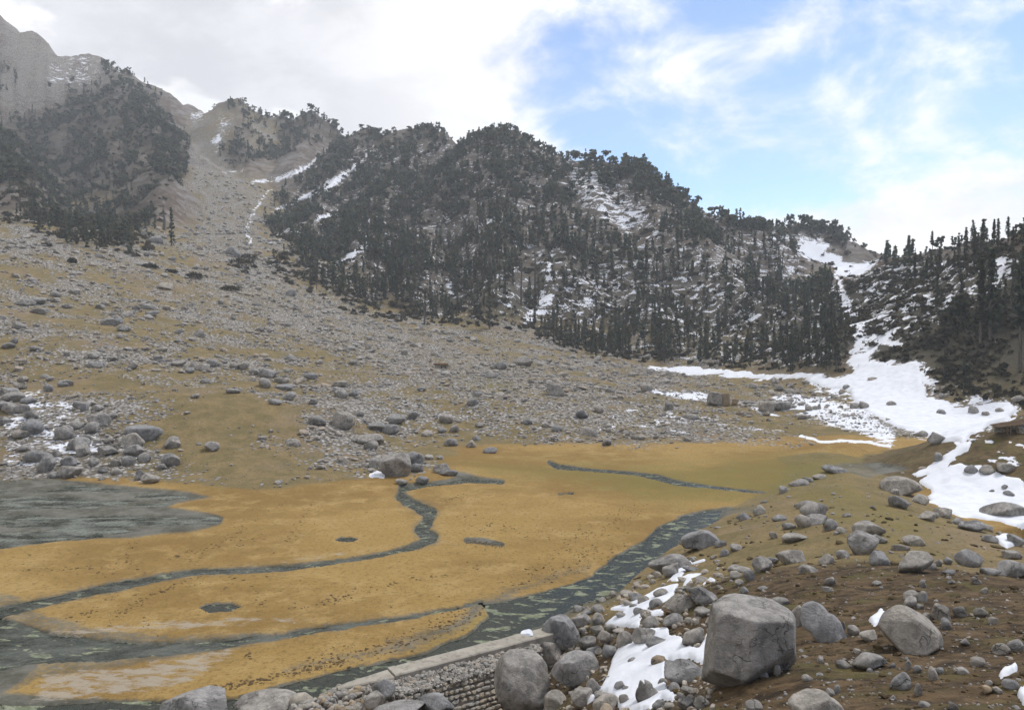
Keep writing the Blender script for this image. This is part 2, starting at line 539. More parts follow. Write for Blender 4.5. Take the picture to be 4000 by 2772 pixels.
WET = mx(WET, area(dd([(1035, 1060), (1100, 1072), (1140, 1082), (1060, 1084), (1010, 1075)]), 12, 8, RM) * 0.7)
WET = mx(WET, area(dd([(0, 1560), (420, 1580), (700, 1570), (640, 1640), (-100, 1660)]), 25, 25, (36, 60)) * 0.9)
PALE = mx(area(dd([(60, 1580), (100, 1510), (330, 1490), (470, 1462), (560, 1448), (500, 1490), (430, 1532), (250, 1565)]), 22, 30, RM),
          mx(strip(dd([(120, 1425, 20), (300, 1408, 18), (420, 1404, 22), (560, 1392, 16), (700, 1398, 8)]), 12, 14, RM) * 0.9,
             strip(dd([(640, 1262, 8), (760, 1245, 12), (850, 1232, 7)]), 8, 8, RM) * 0.7))
PALE = mx(PALE, strip(dd([(960, 1216, 10), (1030, 1222, 8)]), 7, 5, RM) * 0.7)
PALE = mx(PALE, strip(dd([(480, 1235, 6), (640, 1205, 8), (760, 1190, 6)]), 9, 14, RM) * 0.5)
PALE = mx(PALE * 0.74, W_pool * 0.30 * shoal)
GREEN = mx(area(dd([(1000, 1400), (1180, 1345), (1290, 1320), (1200, 1400), (1100, 1440), (900, 1480)]), 24, 30, RM) * 0.42,
           area(dd([(1000, 1030), (1250, 1040), (1500, 1040), (1750, 1015), (2000, 1030), (1720, 1130), (1500, 1140), (1300, 1090), (1100, 1070)]), 60, 20, (60, 170)) * 0.8)
GREEN = mx(GREEN, area(dd([(500, 1080), (380, 1100), (300, 1095), (520, 1110)]), 20, 10, RM) * 0.4)
GREEN = mx(GREEN, area(dd([(1060, 840), (1130, 845), (1180, 865), (1120, 880), (1040, 862)]), 18, 20, (150, 350)) * 0.9)
GREEN = mx(GREEN, area(dd([(1750, 1090), (1900, 1080), (2050, 1150), (2200, 1220), (2000, 1230), (1800, 1160)]), 40, 30, (40, 110)) * 0.55)

# snow -----------------------------------------------------------------------------
fgS = 0
for poly in [
    zC([(1335, 155), (1215, 195), (1235, 245), (1155, 325), (1240, 325), (1290, 262), (1330, 205), (1440, 175), (1455, 158), (1400, 170), (1345, 190)]),
    zC([(1240, 300), (1320, 268), (1430, 270), (1340, 300), (1355, 350), (1275, 362), (1300, 312)]),
    zC([(1420, 345), (1480, 292), (1525, 318), (1450, 330), (1430, 358)]),
    zC([(720, 540), (840, 492), (1000, 430), (1090, 380), (1250, 345), (1215, 430), (1130, 480), (1040, 500), (1000, 545), (1140, 545), (1145, 578), (1030, 590), (955, 600), (985, 690), (860, 672), (680, 655), (760, 592), (840, 560)]),
    zC([(1030, 688), (1180, 672), (1192, 735), (1270, 750), (1290, 815), (1400, 835), (1450, 760), (1465, 690), (1485, 900), (1522, 990), (1420, 960), (1310, 905), (1150, 925), (1140, 1060), (1190, 1150), (1245, 1170), (1210, 1232), (1120, 1215), (1030, 1295), (820, 1300), (760, 1215), (620, 1165), (700, 1070), (740, 930), (800, 830), (900, 800), (890, 740), (960, 700)]),
    zC([(450, 1190), (560, 1140), (640, 1210), (560, 1250)]),
    zA([(1385, 945), (1440, 1000), (1335, 1062), (1298, 1022), (1360, 985)]),
    zA([(2130, 1388), (2190, 1330), (2255, 1292), (2262, 1345), (2160, 1402)]),
    zA([(2245, 1490), (2330, 1440), (2340, 1590), (2285, 1560)]),
]:
    fgS = mx(fgS, area(poly, 7, 9, (15, 62)))
hollow = mx(area(z6([(1690, 1010), (1610, 955), (1720, 880), (1900, 815), (2100, 880), (2330, 965), (2340, 1275), (2200, 1250), (2100, 1215), (1900, 1190), (1760, 1115), (1670, 1090)]), 16, 34, (60, 130)),
            area(z6([(2110, 1310), (2230, 1285), (2250, 1370), (2190, 1392), (2130, 1350)]), 8, 8, (50, 130)))
hollow = mx(hollow, area(z6([(1785, 785), (1880, 725), (1955, 688), (1940, 750), (1850, 800), (1800, 825)]), 9, 14, (60, 140)))
hollow = mx(hollow, 0.8 * area(z6([(1530, 900), (1640, 870), (1760, 800), (1900, 790), (1760, 900), (1600, 940)]), 10, 30, (60, 140)))
hollow = mx(hollow, area(z6([(2040, 690), (2110, 690), (2100, 715), (2050, 706)]), 6, 5, (60, 140)))
hollow = mx(hollow, area(z6([(2180, 690), (2303, 720), (2330, 745), (2210, 712)]), 6, 5, (60, 140)))
valley = mx(area(z6([(950, 300), (1100, 285), (1205, 262), (1235, 195), (1395, 185), (1500, 215), (1620, 185), (1640, 240), (1720, 205), (1640, 300), (1690, 420), (1820, 430), (1850, 490), (2000, 470), (2210, 440), (2260, 500), (2200, 570), (2060, 610), (1900, 700), (1780, 700), (1600, 640), (1470, 600), (1320, 520), (1210, 440), (1190, 375), (1000, 340)]), 11, 16, (100, 420)),
            strip(z6([(-120, 225, 10), (0, 235, 26), (200, 245, 44), (350, 258, 36), (600, 280, 28), (900, 285, 34), (1000, 305, 60)]), 9, 30, (150, 420)))
SN = np.zeros(GX.shape)      # scattered snow density, broken up in the material


def sn(m, k):
    global SN
    SN = mx(SN, m * k)


sn(strip(z3([(1100, 780, 40), (1125, 860, 60), (1150, 930, 80), (1180, 1010, 100), (1220, 1080, 110), (1280, 1130, 130), (1300, 1230, 150), (1240, 1330, 150)]), 14, 30, (200, 600)), 0.60)
sn(area(z3([(1360, 1170), (1500, 1125), (1440, 1190), (1560, 1230), (1470, 1240), (1370, 1230)]), 8, 20, (200, 600)), 0.8)
sn(area(z3([(830, 590), (940, 560), (1090, 585), (1000, 640), (1180, 648), (1120, 690), (1250, 700), (1390, 680), (1330, 740), (1270, 780), (1130, 795), (1060, 720), (940, 690), (840, 650)]), 10, 20, (350, 800)), 0.78)
sn(np.clip(area(z6([(900, 270), (1180, 250), (1235, 150), (1450, 150), (1760, 190), (1760, 400), (2300, 400), (2303, 560), (1900, 730), (1600, 680), (1150, 470), (900, 350)]), 22, 30, (100, 420)), 0, 1), 0.5)
sn(area(z6([(700, 385), (1000, 390), (1250, 440), (1500, 640), (1460, 730), (1150, 640), (950, 560), (650, 480)]), 30, 20, (90, 420)), 0.62)
sn(area(z6([(-100, 350), (280, 385), (290, 455), (50, 430), (-100, 400)]), 14, 20, (90, 420)), 0.6)
sn(area(z6([(-600, 600), (-200, 430), (700, 560), (860, 650), (600, 710), (200, 640), (-400, 700)]), 40, 20, (90, 420)), 0.34)
sn(area(z6([(450, 440), (640, 460), (780, 560), (600, 520)]), 14, 12, (90, 420)), 0.6)
sn(strip(z6([(870, 660, 16), (1000, 700, 20), (1150, 690, 20), (1300, 700, 16), (1440, 730, 16)]), 6, 8, (90, 420)), 0.8)
for pl, k in [
    ([(1395, 1150, 26), (1400, 1230, 34), (1370, 1300, 22)], .95), ([(1350, 1330, 30), (1340, 1400, 40), (1400, 1430, 80), (1320, 1480, 90), (1240, 1580, 80)], .62),
    ([(280, 1050, 30), (110, 1150, 50), (10, 1230, 34), (-60, 1290, 24)], .8), ([(310, 895, 16), (235, 930, 34)], .9), ([(1040, 900, 24), (920, 965, 40)], .75),
    ([(730, 1280, 18), (735, 1370, 26), (800, 1410, 34)], .75), ([(520, 1500, 16), (600, 1490, 30), (720, 1520, 26)], .6),
    ([(260, 475, 36), (130, 590, 34), (20, 680, 40), (-60, 740, 30)], .75), ([(940, 1120, 26), (940, 1145, 26)], .7), ([(990, 1075, 26), (1010, 1095, 22)], .6),
    ([(860, 1290, 20), (885, 1250, 14)], .8), ([(690, 1060, 30), (720, 1120, 20), (680, 1220, 20)], .45), ([(600, 565, 40), (580, 580, 30)], .6),
    ([(220, 770, 22), (120, 830, 22), (0, 880, 26), (-120, 920, 24)], .55), ([(2020, 1040, 34), (2090, 1005, 34)], .7), ([(1830, 1010, 20), (1970, 975, 26)], .7),
    ([(1490, 540, 18), (1540, 530, 24), (1490, 560, 16)], .8), ([(1600, 700, 30), (1690, 620, 40), (1720, 600, 20)], .75), ([(1520, 780, 30), (1600, 720, 40)], .6), ([(1900, 700, 26), (1780, 740, 30), (1720, 790, 30)], .6),
]:
    sn(strip(z2(pl), 12, 26, (250, 1000)), k * 0.90)
for pl, k in [
    ([(2060, 985, 20), (1980, 1070, 36), (1800, 1150, 34), (1620, 1170, 22)], .75), ([(2300, 1060, 30), (2200, 1130, 40), (2050, 1220, 40), (1900, 1290, 26), (1780, 1350, 24)], .8),
    ([(1735, 1215, 10), (1650, 1320, 16), (1600, 1430, 16), (1580, 1500, 20), (1610, 1560, 22)], .9), ([(2180, 1370, 26), (2040, 1400, 44)], .8), ([(1800, 1500, 24), (1860, 1480, 30), (1950, 1498, 14)], .8),
    ([(1740, 1560, 20), (1830, 1530, 24)], .6), ([(1560, 1100, 14), (1440, 1105, 14)], .7), ([(1400, 890, 40), (1370, 920, 30)], .8), ([(500, 640, 14), (700, 440, 16)], .6),
    ([(370, 345, 20), (480, 330, 20)], .5), ([(430, 405, 14), (600, 360, 16)], .6),
]:
    sn(strip(z1(pl), 10, 22, (250, 1200)), k * 0.90)
sn(area(z1([(1170, 720), (1340, 705), (1300, 790), (1180, 810)]), 15, 20, (250, 1200)), .5)
sn(area(z1([(1400, 720), (1530, 760), (1430, 900), (1440, 1070), (1370, 1000)]), 25, 20, (250, 1200)), .42)
sn(area(z1([(340, 350), (520, 310), (740, 350), (700, 440), (500, 600), (230, 620)]), 25, 30, (250, 1200)), .36)
sn(area(z1([(1700, 680), (1900, 700), (1800, 760), (1640, 800)]), 25, 20, (250, 1200)), .3)
sn(area(z2([(1480, 500), (1720, 570), (1900, 700), (2050, 820), (2060, 1000), (1880, 1060), (1700, 900), (1480, 780)]), 40, 40, (250, 1000)), .44)
sn(area(dd([(600, 480), (760, 320), (1100, 290), (1430, 360), (1720, 500), (1880, 640), (1900, 830), (1450, 805), (1150, 730), (720, 660)]), 40, 40, (250, 1000)), .31)
sn(area(z2([(1400, 1250), (1700, 1130), (2303, 1080), (2303, 1596), (2303, 1700), (1900, 1640), (1500, 1640), (1230, 1596)]), 40, 40, (250, 1000)), .37)
sn(area(z2([(560, 1480), (900, 1500), (1000, 1596), (600, 1560)]), 25, 30, (250, 1000)), .3)
sn(area(z2([(700, 900), (1100, 880), (1100, 1250), (750, 1250)]), 40, 30, (250, 1000)), .22)
sn(area(z2([(-100, 1100), (420, 1050), (350, 1250), (0, 1480), (-200, 1450)]), 40, 30, (250, 1000)), .27)
sn(area(z3([(0, 600), (700, 480), (850, 600), (1000, 750), (1120, 800), (1180, 1100), (1180, 1380), (300, 1400), (0, 1350)]), 40, 40, (200, 1000)), .36)
sn(area(z3([(620, 490), (1000, 520), (1100, 600), (830, 620), (640, 560)]), 20, 20, (350, 800)), .5)
sn(area(z3([(1150, 700), (1500, 650), (2200, 620), (2330, 700), (2200, 900), (1800, 1100), (1500, 1250), (1250, 1100)]), 40, 40, (150, 600)), .4)
sn(area(z3([(2090, 650), (2290, 640), (2200, 740), (2120, 900), (2080, 880)]), 14, 20, (150, 600)), .62)
sn(area(z3([(1500, 1250), (2303, 950), (2303, 1596), (1900, 1560), (1700, 1450)]), 40, 40, (120, 600)), .13)
sn(area(z6([(1530, 900), (1640, 870), (1760, 800), (2303, 700), (2330, 980), (2100, 880), (1900, 820), (1600, 950)]), 30, 30, (60, 140)), .3)
sn(area(z4([(0, 1180), (60, 1020), (280, 980), (480, 1100), (560, 1200), (760, 1400), (1000, 1480), (900, 1520), (500, 1480), (180, 1596), (0, 1500)]), 30, 20, (80, 150)), .40)
sn(strip(z8([(415, 90, 30), (450, 85, 44), (490, 95, 26)]), 6, 4, (60, 140)), 1.0)
sn(area(dd([(-50, 1596), (0, 1597), (0, 1600)]), 2), 0)

# ground cover weights ---------------------------------------------------------------
FOREST = G_M * 1.0
STONY = G_F * (1 - G_M) * np.clip(0.55 + 0.95 * fbm(GX * 1.0 + GY * 0.45, GY * 1.9, 30, 4, 121) + 0.5 * fbm(GX, GY, 9, 3, 125), 0, 1)
for poly, k in [
    (dd([(380, 880), (520, 865), (650, 895), (700, 945), (640, 990), (500, 985), (420, 960), (330, 920)]), 0.95),
    (dd([(390, 960), (520, 990), (560, 1030), (440, 1070), (400, 1020)]), 0.85),
    (dd([(540, 1040), (860, 1070), (820, 1100), (560, 1100), (400, 1090)]), 0.7),
    (dd([(0, 800), (150, 830), (330, 860), (300, 900), (100, 880), (0, 860)]), 0.5),
    (dd([(150, 700), (330, 690), (420, 740), (300, 790), (160, 760)]), 0.45),
    (dd([(680, 790), (860, 790), (830, 850), (700, 850)]), 0.5), (dd([(950, 850), (1250, 840), (1300, 870), (1000, 900)]), 0.5),
    (dd([(1600, 830), (1850, 860), (2050, 880), (1900, 900), (1650, 870)]), 0.8), (dd([(1650, 930), (1850, 950), (2000, 1000), (1800, 1000), (1700, 960)]), 0.8),
    (dd([(950, 960), (1100, 975), (1400, 1000), (1000, 1040), (900, 1000)]), 0.6),
]:
    STONY *= 1 - k * area(poly, 60, 110, (80, 420))
for poly, k in [
    (dd([(0, 890), (150, 900), (250, 960), (360, 1000), (400, 1050), (330, 1075), (100, 1070), (0, 1000)]), 1.0),
    (dd([(640, 900), (760, 930), (900, 1000), (950, 1060), (830, 1060), (700, 1000)]), 0.9),
    (dd([(600, 600), (900, 730), (1250, 830), (1500, 900), (1700, 990), (1100, 990), (1000, 900), (700, 780), (400, 650)]), 0.85),
    (dd([(1400, 880), (1700, 960), (1850, 1000), (1350, 1000)]), 0.9),
    (dd([(430, 240), (560, 400), (600, 600), (450, 600), (420, 400)]), 0.9),
    (dd([(0, 0), (150, 100), (280, 150), (250, 200), (0, 280)]), 0.9),
    (dd([(480, 260), (560, 240), (740, 340), (640, 420), (540, 360)]), 0.5),
]:
    STONY = mx(STONY, k * area(poly, 40, 60, (80, 1200)) * np.clip(0.75 + 0.5 * N1, 0, 1))
STONY = np.clip(STONY, 0, 1)
# where woods stand on the mountain sides (density)
WOOD = np.zeros(GX.shape)
for poly, k in [
    (z1([(-200, 830), (0, 790), (150, 760), (480, 650), (700, 420), (830, 450), (960, 600), (1060, 750), (1200, 900), (1200, 1000), (1160, 1170), (1060, 1150), (960, 1060), (800, 1060), (760, 900), (700, 860), (690, 1040), (560, 1200), (300, 1200), (0, 1230), (-200, 1300)]), 1.0),
    (z1([(0, 1200), (300, 1180), (560, 1180), (800, 1050), (980, 1140), (960, 1300), (1000, 1480), (900, 1480), (860, 1596), (500, 1590), (280, 1490), (100, 1400), (150, 1280)]), 0.45),
    (z1([(830, 440), (900, 450), (1190, 610), (1180, 640), (950, 540)]), 0.8),
    (z1([(-200, 350), (30, 390), (110, 420), (60, 740), (-200, 740)]), 0.6),
    (z1([(1330, 690), (1420, 640), (1600, 610), (1800, 690), (1900, 700), (2050, 690), (2240, 860), (2110, 940), (1900, 900), (1860, 1010), (1600, 1040), (1450, 1070), (1430, 950), (1530, 880), (1540, 720), (1380, 720)]), 0.8),
    (dd([(640, 430), (740, 340), (790, 300), (870, 265), (960, 280), (1040, 325), (1100, 280), (1160, 275), (1230, 330), (1300, 340), (1430, 355), (1570, 440), (1640, 470), (1720, 500), (1760, 540), (1640, 560), (1540, 560), (1430, 480), (1290, 400), (1280, 480), (1420, 560), (1500, 640), (1350, 640), (1250, 560), (1100, 640), (900, 640), (760, 600), (640, 560), (600, 500)]), 1.0),
    (dd([(640, 560), (900, 600), (1100, 620), (1180, 640), (1150, 720), (1000, 720), (850, 690), (720, 650), (620, 600)]), 0.5),
    (dd([(1200, 620), (1500, 560), (1760, 500), (1870, 620), (1900, 720), (1910, 790), (1880, 840), (1700, 825), (1450, 810), (1290, 790), (1180, 740)]), 0.5),
    (dd([(1700, 470), (1780, 480), (1990, 550), (1980, 565), (1900, 550), (1740, 520)]), 0.75),
    (dd([(2000, 560), (2100, 530), (2303, 500), (2400, 500), (2400, 720), (2200, 700), (2050, 640), (1980, 600)]), 0.30),
    (dd([(1960, 640), (2200, 700), (2400, 700), (2400, 930), (2230, 920), (2130, 890), (2070, 820), (2000, 780)]), 0.05),
]:
    WOOD = mx(WOOD, k * area(poly, 16, 24, (150, 1200)))
WOOD *= 1 - 0.9 * area(z2([(1230, 1120), (1340, 1150), (1370, 1300), (1290, 1400), (1180, 1596), (1080, 1560), (1150, 1400)]), 20, 20, (250, 1000))
WOOD *= 1 - 0.85 * area(z2([(480, 1400), (640, 1310), (720, 1290), (720, 1420), (560, 1500)]), 20, 20, (250, 1000))
WOOD *= np.clip(1.15 - 1.4 * SN, 0, 1)
WOOD *= 1 - np.clip(valley * 1.5, 0, 1)
SHRUB = mx(WOOD, 0.0)
for poly, k in [
    (dd([(1900, 640), (1960, 600), (2303, 560), (2400, 560), (2400, 930), (2240, 915), (2130, 890), (2070, 820), (2000, 810), (1930, 800), (1900, 720)]), 1.0),
    (dd([(620, 560), (900, 600), (1180, 640), (1500, 560), (1880, 640), (1910, 790), (1880, 840), (1450, 812), (1290, 790), (1150, 740), (850, 715), (720, 670), (600, 600)]), 0.8),
    (dd([(1700, 490), (2000, 570), (1900, 620), (1760, 560)]), 0.7), (dd([(0, 500), (350, 590), (300, 470), (0, 440)]), 0.5),
    (dd([(510, 585), (560, 580), (580, 610), (510, 605)]), 0.8),
    (z1([(-100, 780), (480, 640), (700, 420), (1200, 900), (1000, 1480), (860, 1596), (300, 1500), (-100, 1300)]), 0.8),
    (dd([(600, 500), (760, 330), (1100, 290), (1430, 360), (1720, 500), (1500, 640), (900, 640)]), 0.8),
]:
    SHRUB = mx(SHRUB, k * area(poly, 16, 30, (140, 1200)))
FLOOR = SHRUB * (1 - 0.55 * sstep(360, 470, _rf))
SHRUB *= np.clip(1.1 - 1.3 * SN, 0, 1) * (1 - np.clip(valley * 2, 0, 1))


def sample(field, x, y):
    th = np.arctan2(x, y)
    r = np.hypot(x, y)
    fi = np.clip(np.interp(r, RR, np.arange(NR)), 0, NR - 1.001)
    fj = np.clip(np.interp(th, TH, np.arange(NT_)), 0, NT_ - 1.001)
    i = fi.astype(int)
    j = fj.astype(int)
    a = fi - i
    b = fj - j
    return (field[i, j] * (1 - a) * (1 - b) + field[i + 1, j] * a * (1 - b) + field[i, j + 1] * (1 - a) * b + field[i + 1, j + 1] * a * b)


def hit(sx, sy, lift=0.0, rmin=6.0, rmax=1300.0):
    """where the rays through photo pixels meet the ground raised by lift"""
    sx = np.atleast_1d(np.asarray(sx, float))
    sy = np.atleast_1d(np.asarray(sy, float))
    lift = np.broadcast_to(np.asarray(lift, float), sx.shape)
    rx, rz = ray(sx, sy)
    rmin = np.broadcast_to(np.asarray(rmin, float), sx.shape)
    lo, hi, okk = [], [], []
    for c in range(0, len(sx), 600):
        sl = slice(c, c + 600)
        Ys = rmin[sl][:, None] * np.geomspace(1.0, rmax / rmin[sl].min(), 700)[None]
        px = rx[sl][:, None] * Ys
        below = (rz[sl][:, None] * Ys) < sample(GZ, px, Ys) + lift[sl][:, None]
        k = np.maximum(np.argmax(below, axis=1), 1)
        okk.append(below.any(axis=1))
        ii = np.arange(len(k))
        lo.append(Ys[ii, k - 1])
        hi.append(Ys[ii, k])
    lo, hi, ok = np.concatenate(lo), np.concatenate(hi), np.concatenate(okk)
    for _ in range(12):
        mid = 0.5 * (lo + hi)
        b = rz * mid < sample(GZ, rx * mid, mid) + lift
        hi = np.where(b, mid, hi)
        lo = np.where(b, lo, mid)
    return rx * hi, hi, sample(GZ, rx * hi, hi), ok


# ------------------------------------------------------------------ mesh helpers
def mesh_np(name, V, Q, smooth=True, attrs=None):
    """mesh from float vertices and faces (n x k ints)"""
    V = np.ascontiguousarray(V, np.float32)
    Q = np.ascontiguousarray(Q, np.int32)
    me = bpy.data.meshes.new(name)
    me.vertices.add(len(V))
    me.vertices.foreach_set('co', V.ravel())
    k = Q.shape[1]
    me.loops.add(Q.size)
    me.loops.foreach_set('vertex_index', Q.ravel())
    me.polygons.add(len(Q))
    me.polygons.foreach_set('loop_start', np.arange(0, Q.size, k, dtype=np.int32))
    me.polygons.foreach_set('loop_total', np.full(len(Q), k, np.int32))
    me.polygons.foreach_set('use_smooth', np.full(len(Q), smooth, bool))
    for an, (typ, arr) in (attrs or {}).items():
        at = me.attributes.new(an, typ, 'POINT')
        key = 'color' if typ == 'FLOAT_COLOR' else 'value'
        at.data.foreach_set(key, np.ascontiguousarray(arr, np.float32).ravel())
    me.update(calc_edges=True)
    return me


def add_obj(name, me, mat=None, parent=None, loc=None, rot=None, **props):
    o = bpy.data.objects.new(name, me)
    if mat is not None and me is not None and not me.materials:
        me.materials.append(mat)
    COL.objects.link(o)
    if loc is not None:
        o.location = loc
    if rot is not None:
        o.rotation_euler = rot
    if parent is not None:
        o.parent = parent
    for k, v in props.items():
        o[k] = v
    return o


def new_mat(name):
    m = bpy.data.materials.new(name)
    m.use_nodes = True
    return m, NT(m.node_tree)


def finish(g, color, rough=0.9, bump=None, bump_str=0.3, bump_dist=0.1, spec=0.3, sss=None):
    b = g.n('ShaderNodeBsdfPrincipled')
    g.set(b, 'Base Color', color)
    g.set(b, 'Roughness', rough)
    g.set(b, 'Specular IOR Level', spec)
    if bump is not None:
        bn = g.n('ShaderNodeBump', Strength=bump_str, Distance=bump_dist)
        g.set(bn, 'Height', bump)
        g.set(b, 'Normal', bn.outputs[0])
    o = g.n('ShaderNodeOutputMaterial')
    g.set(o, 'Surface', b.outputs[0])
    return b


# ------------------------------------------------------------------ ground materials
def ground_material():
    m, g = new_mat('ground')
    A = g.n('ShaderNodeAttribute', _attribute_name='cover_a')
    B = g.n('ShaderNodeAttribute', _attribute_name='cover_b')
    C = g.n('ShaderNodeAttribute', _attribute_name='cover_c')
    a = g.n('ShaderNodeSeparateColor', Color=A.outputs['Color'])
    b = g.n('ShaderNodeSeparateColor', Color=B.outputs['Color'])
    c = g.n('ShaderNodeSeparateColor', Color=C.outputs['Color'])
    fan, stony, wet = a.outputs[0], a.outputs[1], a.outputs[2]
    snow, wood, earth = b.outputs[0], b.outputs[1], b.outputs[2]
    pale, green, mount = c.outputs[0], c.outputs[1], c.outputs[2]
    geo = g.n('ShaderNodeNewGeometry')
    p = geo.outputs['Position']
    n_big = g.noise(p, 0.045, 5, 0.6, 0.4)
    n_mid = g.noise(p, 0.33, 5, 0.62, 0.3)
    n_fine = g.noise(p, 2.4, 4, 0.65)
    n_grain = g.noise(p, 11.0, 3, 0.7)
    # meadow turf: ochre, rust and straw
    turf = g.mix(g.ramp(n_big, 0.40, 0.60), (0.215, 0.130, 0.036), (0.305, 0.198, 0.062))
    turf = g.mix(g.ramp(n_mid, 0.45, 0.75), turf, (0.36, 0.245, 0.092))
    n_tuss = g.noise(g.mapping(p, (1, 1.4, 1)), 5.5, 4, 0.7, 0.2)
    turf = g.mix(g.math('MULTIPLY', g.ramp(n_fine, 0.48, 0.68), 0.65), turf, (0.155, 0.095, 0.030))
    turf = g.mix(g.math('MULTIPLY', g.ramp(n_tuss, 0.54, 0.66), 0.55), turf, (0.105, 0.066, 0.022))
    turf = g.mix(g.math('MULTIPLY', g.ramp(n_grain, 0.55, 0.70), 0.5), turf, (0.36, 0.26, 0.12))
    # slope turf: olive, tan
    slope = g.mix(g.ramp(n_mid, 0.35, 0.68), (0.140, 0.112, 0.046), (0.225, 0.162, 0.074))
    slope = g.mix(g.math('MULTIPLY', g.ramp(n_big, 0.52, 0.66), 0.7), slope, (0.215, 0.158, 0.10))
    slope = g.mix(g.math('MULTIPLY', g.ramp(n_fine, 0.48, 0.68), 0.7), slope, (0.095, 0.072, 0.030))
    slope = g.mix(g.math('MULTIPLY', g.ramp(n_tuss, 0.53, 0.64), 0.6), slope, (0.075, 0.056, 0.024))
    slope = g.mix(g.math('MULTIPLY', g.ramp(n_tuss, 0.44, 0.34), 0.5), slope, (0.28, 0.215, 0.12))
    base = g.mix(g.ramp(g.math('ADD', fan, g.math('MULTIPLY', g.math('SUBTRACT', n_mid, 0.5), 0.8)), 0.3, 0.7), turf, slope)
    grn = g.math('MULTIPLY', g.ramp(g.math('ADD', green, g.math('ADD', g.math('MULTIPLY', g.math('SUBTRACT', n_mid, 0.5), 1.0), g.math('MULTIPLY', g.math('SUBTRACT', n_tuss, 0.5), 1.2))), 0.15, 0.95), 0.85)
    base = g.mix(grn, base, (0.145, 0.122, 0.030))
    # bare earth of the moraine
    er = g.mix(g.ramp(n_fine, 0.35, 0.65), (0.046, 0.030, 0.014), (0.088, 0.058, 0.030))
    n_clod = g.noise(g.mapping(p, (0.8, 1.5, 1.5)), 1.1, 5, 0.65, 0.3)
    er = g.mix(g.ramp(n_clod, 0.48, 0.62), er, (0.115, 0.076, 0.038))
    er = g.mix(g.ramp(n_clod, 0.46, 0.36), er, (0.026, 0.018, 0.010))
    er = g.mix(g.math('MULTIPLY', g.ramp(n_mid, 0.50, 0.66), 0.8), er, (0.085, 0.074, 0.022))
    er = g.mix(g.math('MULTIPLY', g.ramp(n_grain, 0.62, 0.74), 0.45), er, (0.24, 0.19, 0.13))
    base = g.mix(g.ramp(g.math('ADD', earth, g.math('MULTIPLY', g.math('SUBTRACT', n_mid, 0.5), 0.7)), 0.35, 0.65), base, er)
    # mountain soil with red-brown scrub
    ms = g.mix(g.ramp(n_big, 0.40, 0.60), (0.100, 0.068, 0.047), (0.135, 0.110, 0.090))
    n_crag = g.noise(g.mapping(p, (0.8, 0.8, 1.6)), 0.11, 6, 0.7, 0.5)
    ms = g.mix(g.math('MULTIPLY', g.ramp(n_crag, 0.48, 0.60), 0.75), ms, (0.225, 0.212, 0.198))
    ms = g.mix(g.ramp(n_crag, 0.46, 0.36), ms, (0.058, 0.045, 0.034))
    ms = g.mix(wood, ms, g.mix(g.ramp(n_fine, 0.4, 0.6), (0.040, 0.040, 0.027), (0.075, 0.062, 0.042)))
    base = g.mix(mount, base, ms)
    # stones too small to build
    vor = g.n('ShaderNodeTexVoronoi', Scale=1.5, Randomness=1.0)
    g.set(vor, 'Vector', g.mapping(p, (1, 1, 1.4)))
    vcell = g.n('ShaderNodeSeparateColor', Color=vor.outputs['Color'])
    stone_c = g.mix(vcell.outputs[0], (0.21, 0.20, 0.187), (0.44, 0.42, 0.395))
    stone_c = g.mix(g.ramp(vor.outputs['Distance'], 0.30, 0.6), stone_c, (0.13, 0.112, 0.085))
    sfac = g.ramp(g.math('ADD', stony, g.math('ADD', g.math('MULTIPLY', g.math('SUBTRACT', n_mid, 0.5), 0.8), g.math('MULTIPLY', g.math('SUBTRACT', vcell.outputs[1], 0.5), 0.55))), 0.46, 0.62)
    base = g.mix(sfac, base, stone_c)
    # mud and silt
    mud = g.mix(g.ramp(n_mid, 0.35, 0.65), (0.060, 0.058, 0.040), (0.135, 0.130, 0.105))
    mud = g.mix(g.math('MULTIPLY', g.ramp(n_fine, 0.5, 0.68), 0.5), mud, (0.17, 0.155, 0.12))
    base = g.mix(g.ramp(g.math('ADD', wet, g.math('MULTIPLY', g.math('SUBTRACT', n_fine, 0.5), 0.5)), 0.25, 0.6), base, mud)
    pl = g.ramp(g.math('ADD', pale, g.math('MULTIPLY', g.math('SUBTRACT', g.noise(g.mapping(p, (1, 2.2, 1)), 0.8, 6, 0.7), 0.5), 2.6)), 0.40, 0.9)
    base = g.mix(g.math('MULTIPLY', pl, 0.8), base, (0.33, 0.29, 0.23))
    # scattered snow, lying in long flakes
    ns = g.noise(g.mapping(p, (0.55, 0.95, 1.3)), 0.30, 4, 0.6, 0.6)
    ns2 = g.noise(p, 1.3, 3, 0.6)
    nsn = g.math('MULTIPLY_ADD', ns, 0.65, g.math('MULTIPLY', ns2, 0.35))
    thr = g.math('SUBTRACT', 0.735, g.math('MULTIPLY', snow, 0.50))
    sf = g.math('MULTIPLY', g.ramp(g.math('SUBTRACT', nsn, thr), -0.012, 0.012), g.math('GREATER_THAN', snow, 0.03))
    base = g.mix(sf, base, (0.69, 0.705, 0.745))
    h = g.math('ADD', g.math('MULTIPLY', n_fine, 0.6), g.math('MULTIPLY', n_grain, 0.25))
    h = g.math('ADD', h, g.math('MULTIPLY', g.math('MULTIPLY', g.math('SUBTRACT', 1.0, vor.outputs['Distance']), sfac), 1.2))
    rough = g.math('SUBTRACT', 0.95, g.math('MULTIPLY', wet, 0.35))
    finish(g, base, rough, h, 0.75, 0.26, 0.2)
    return m


M_GROUND = ground_material()


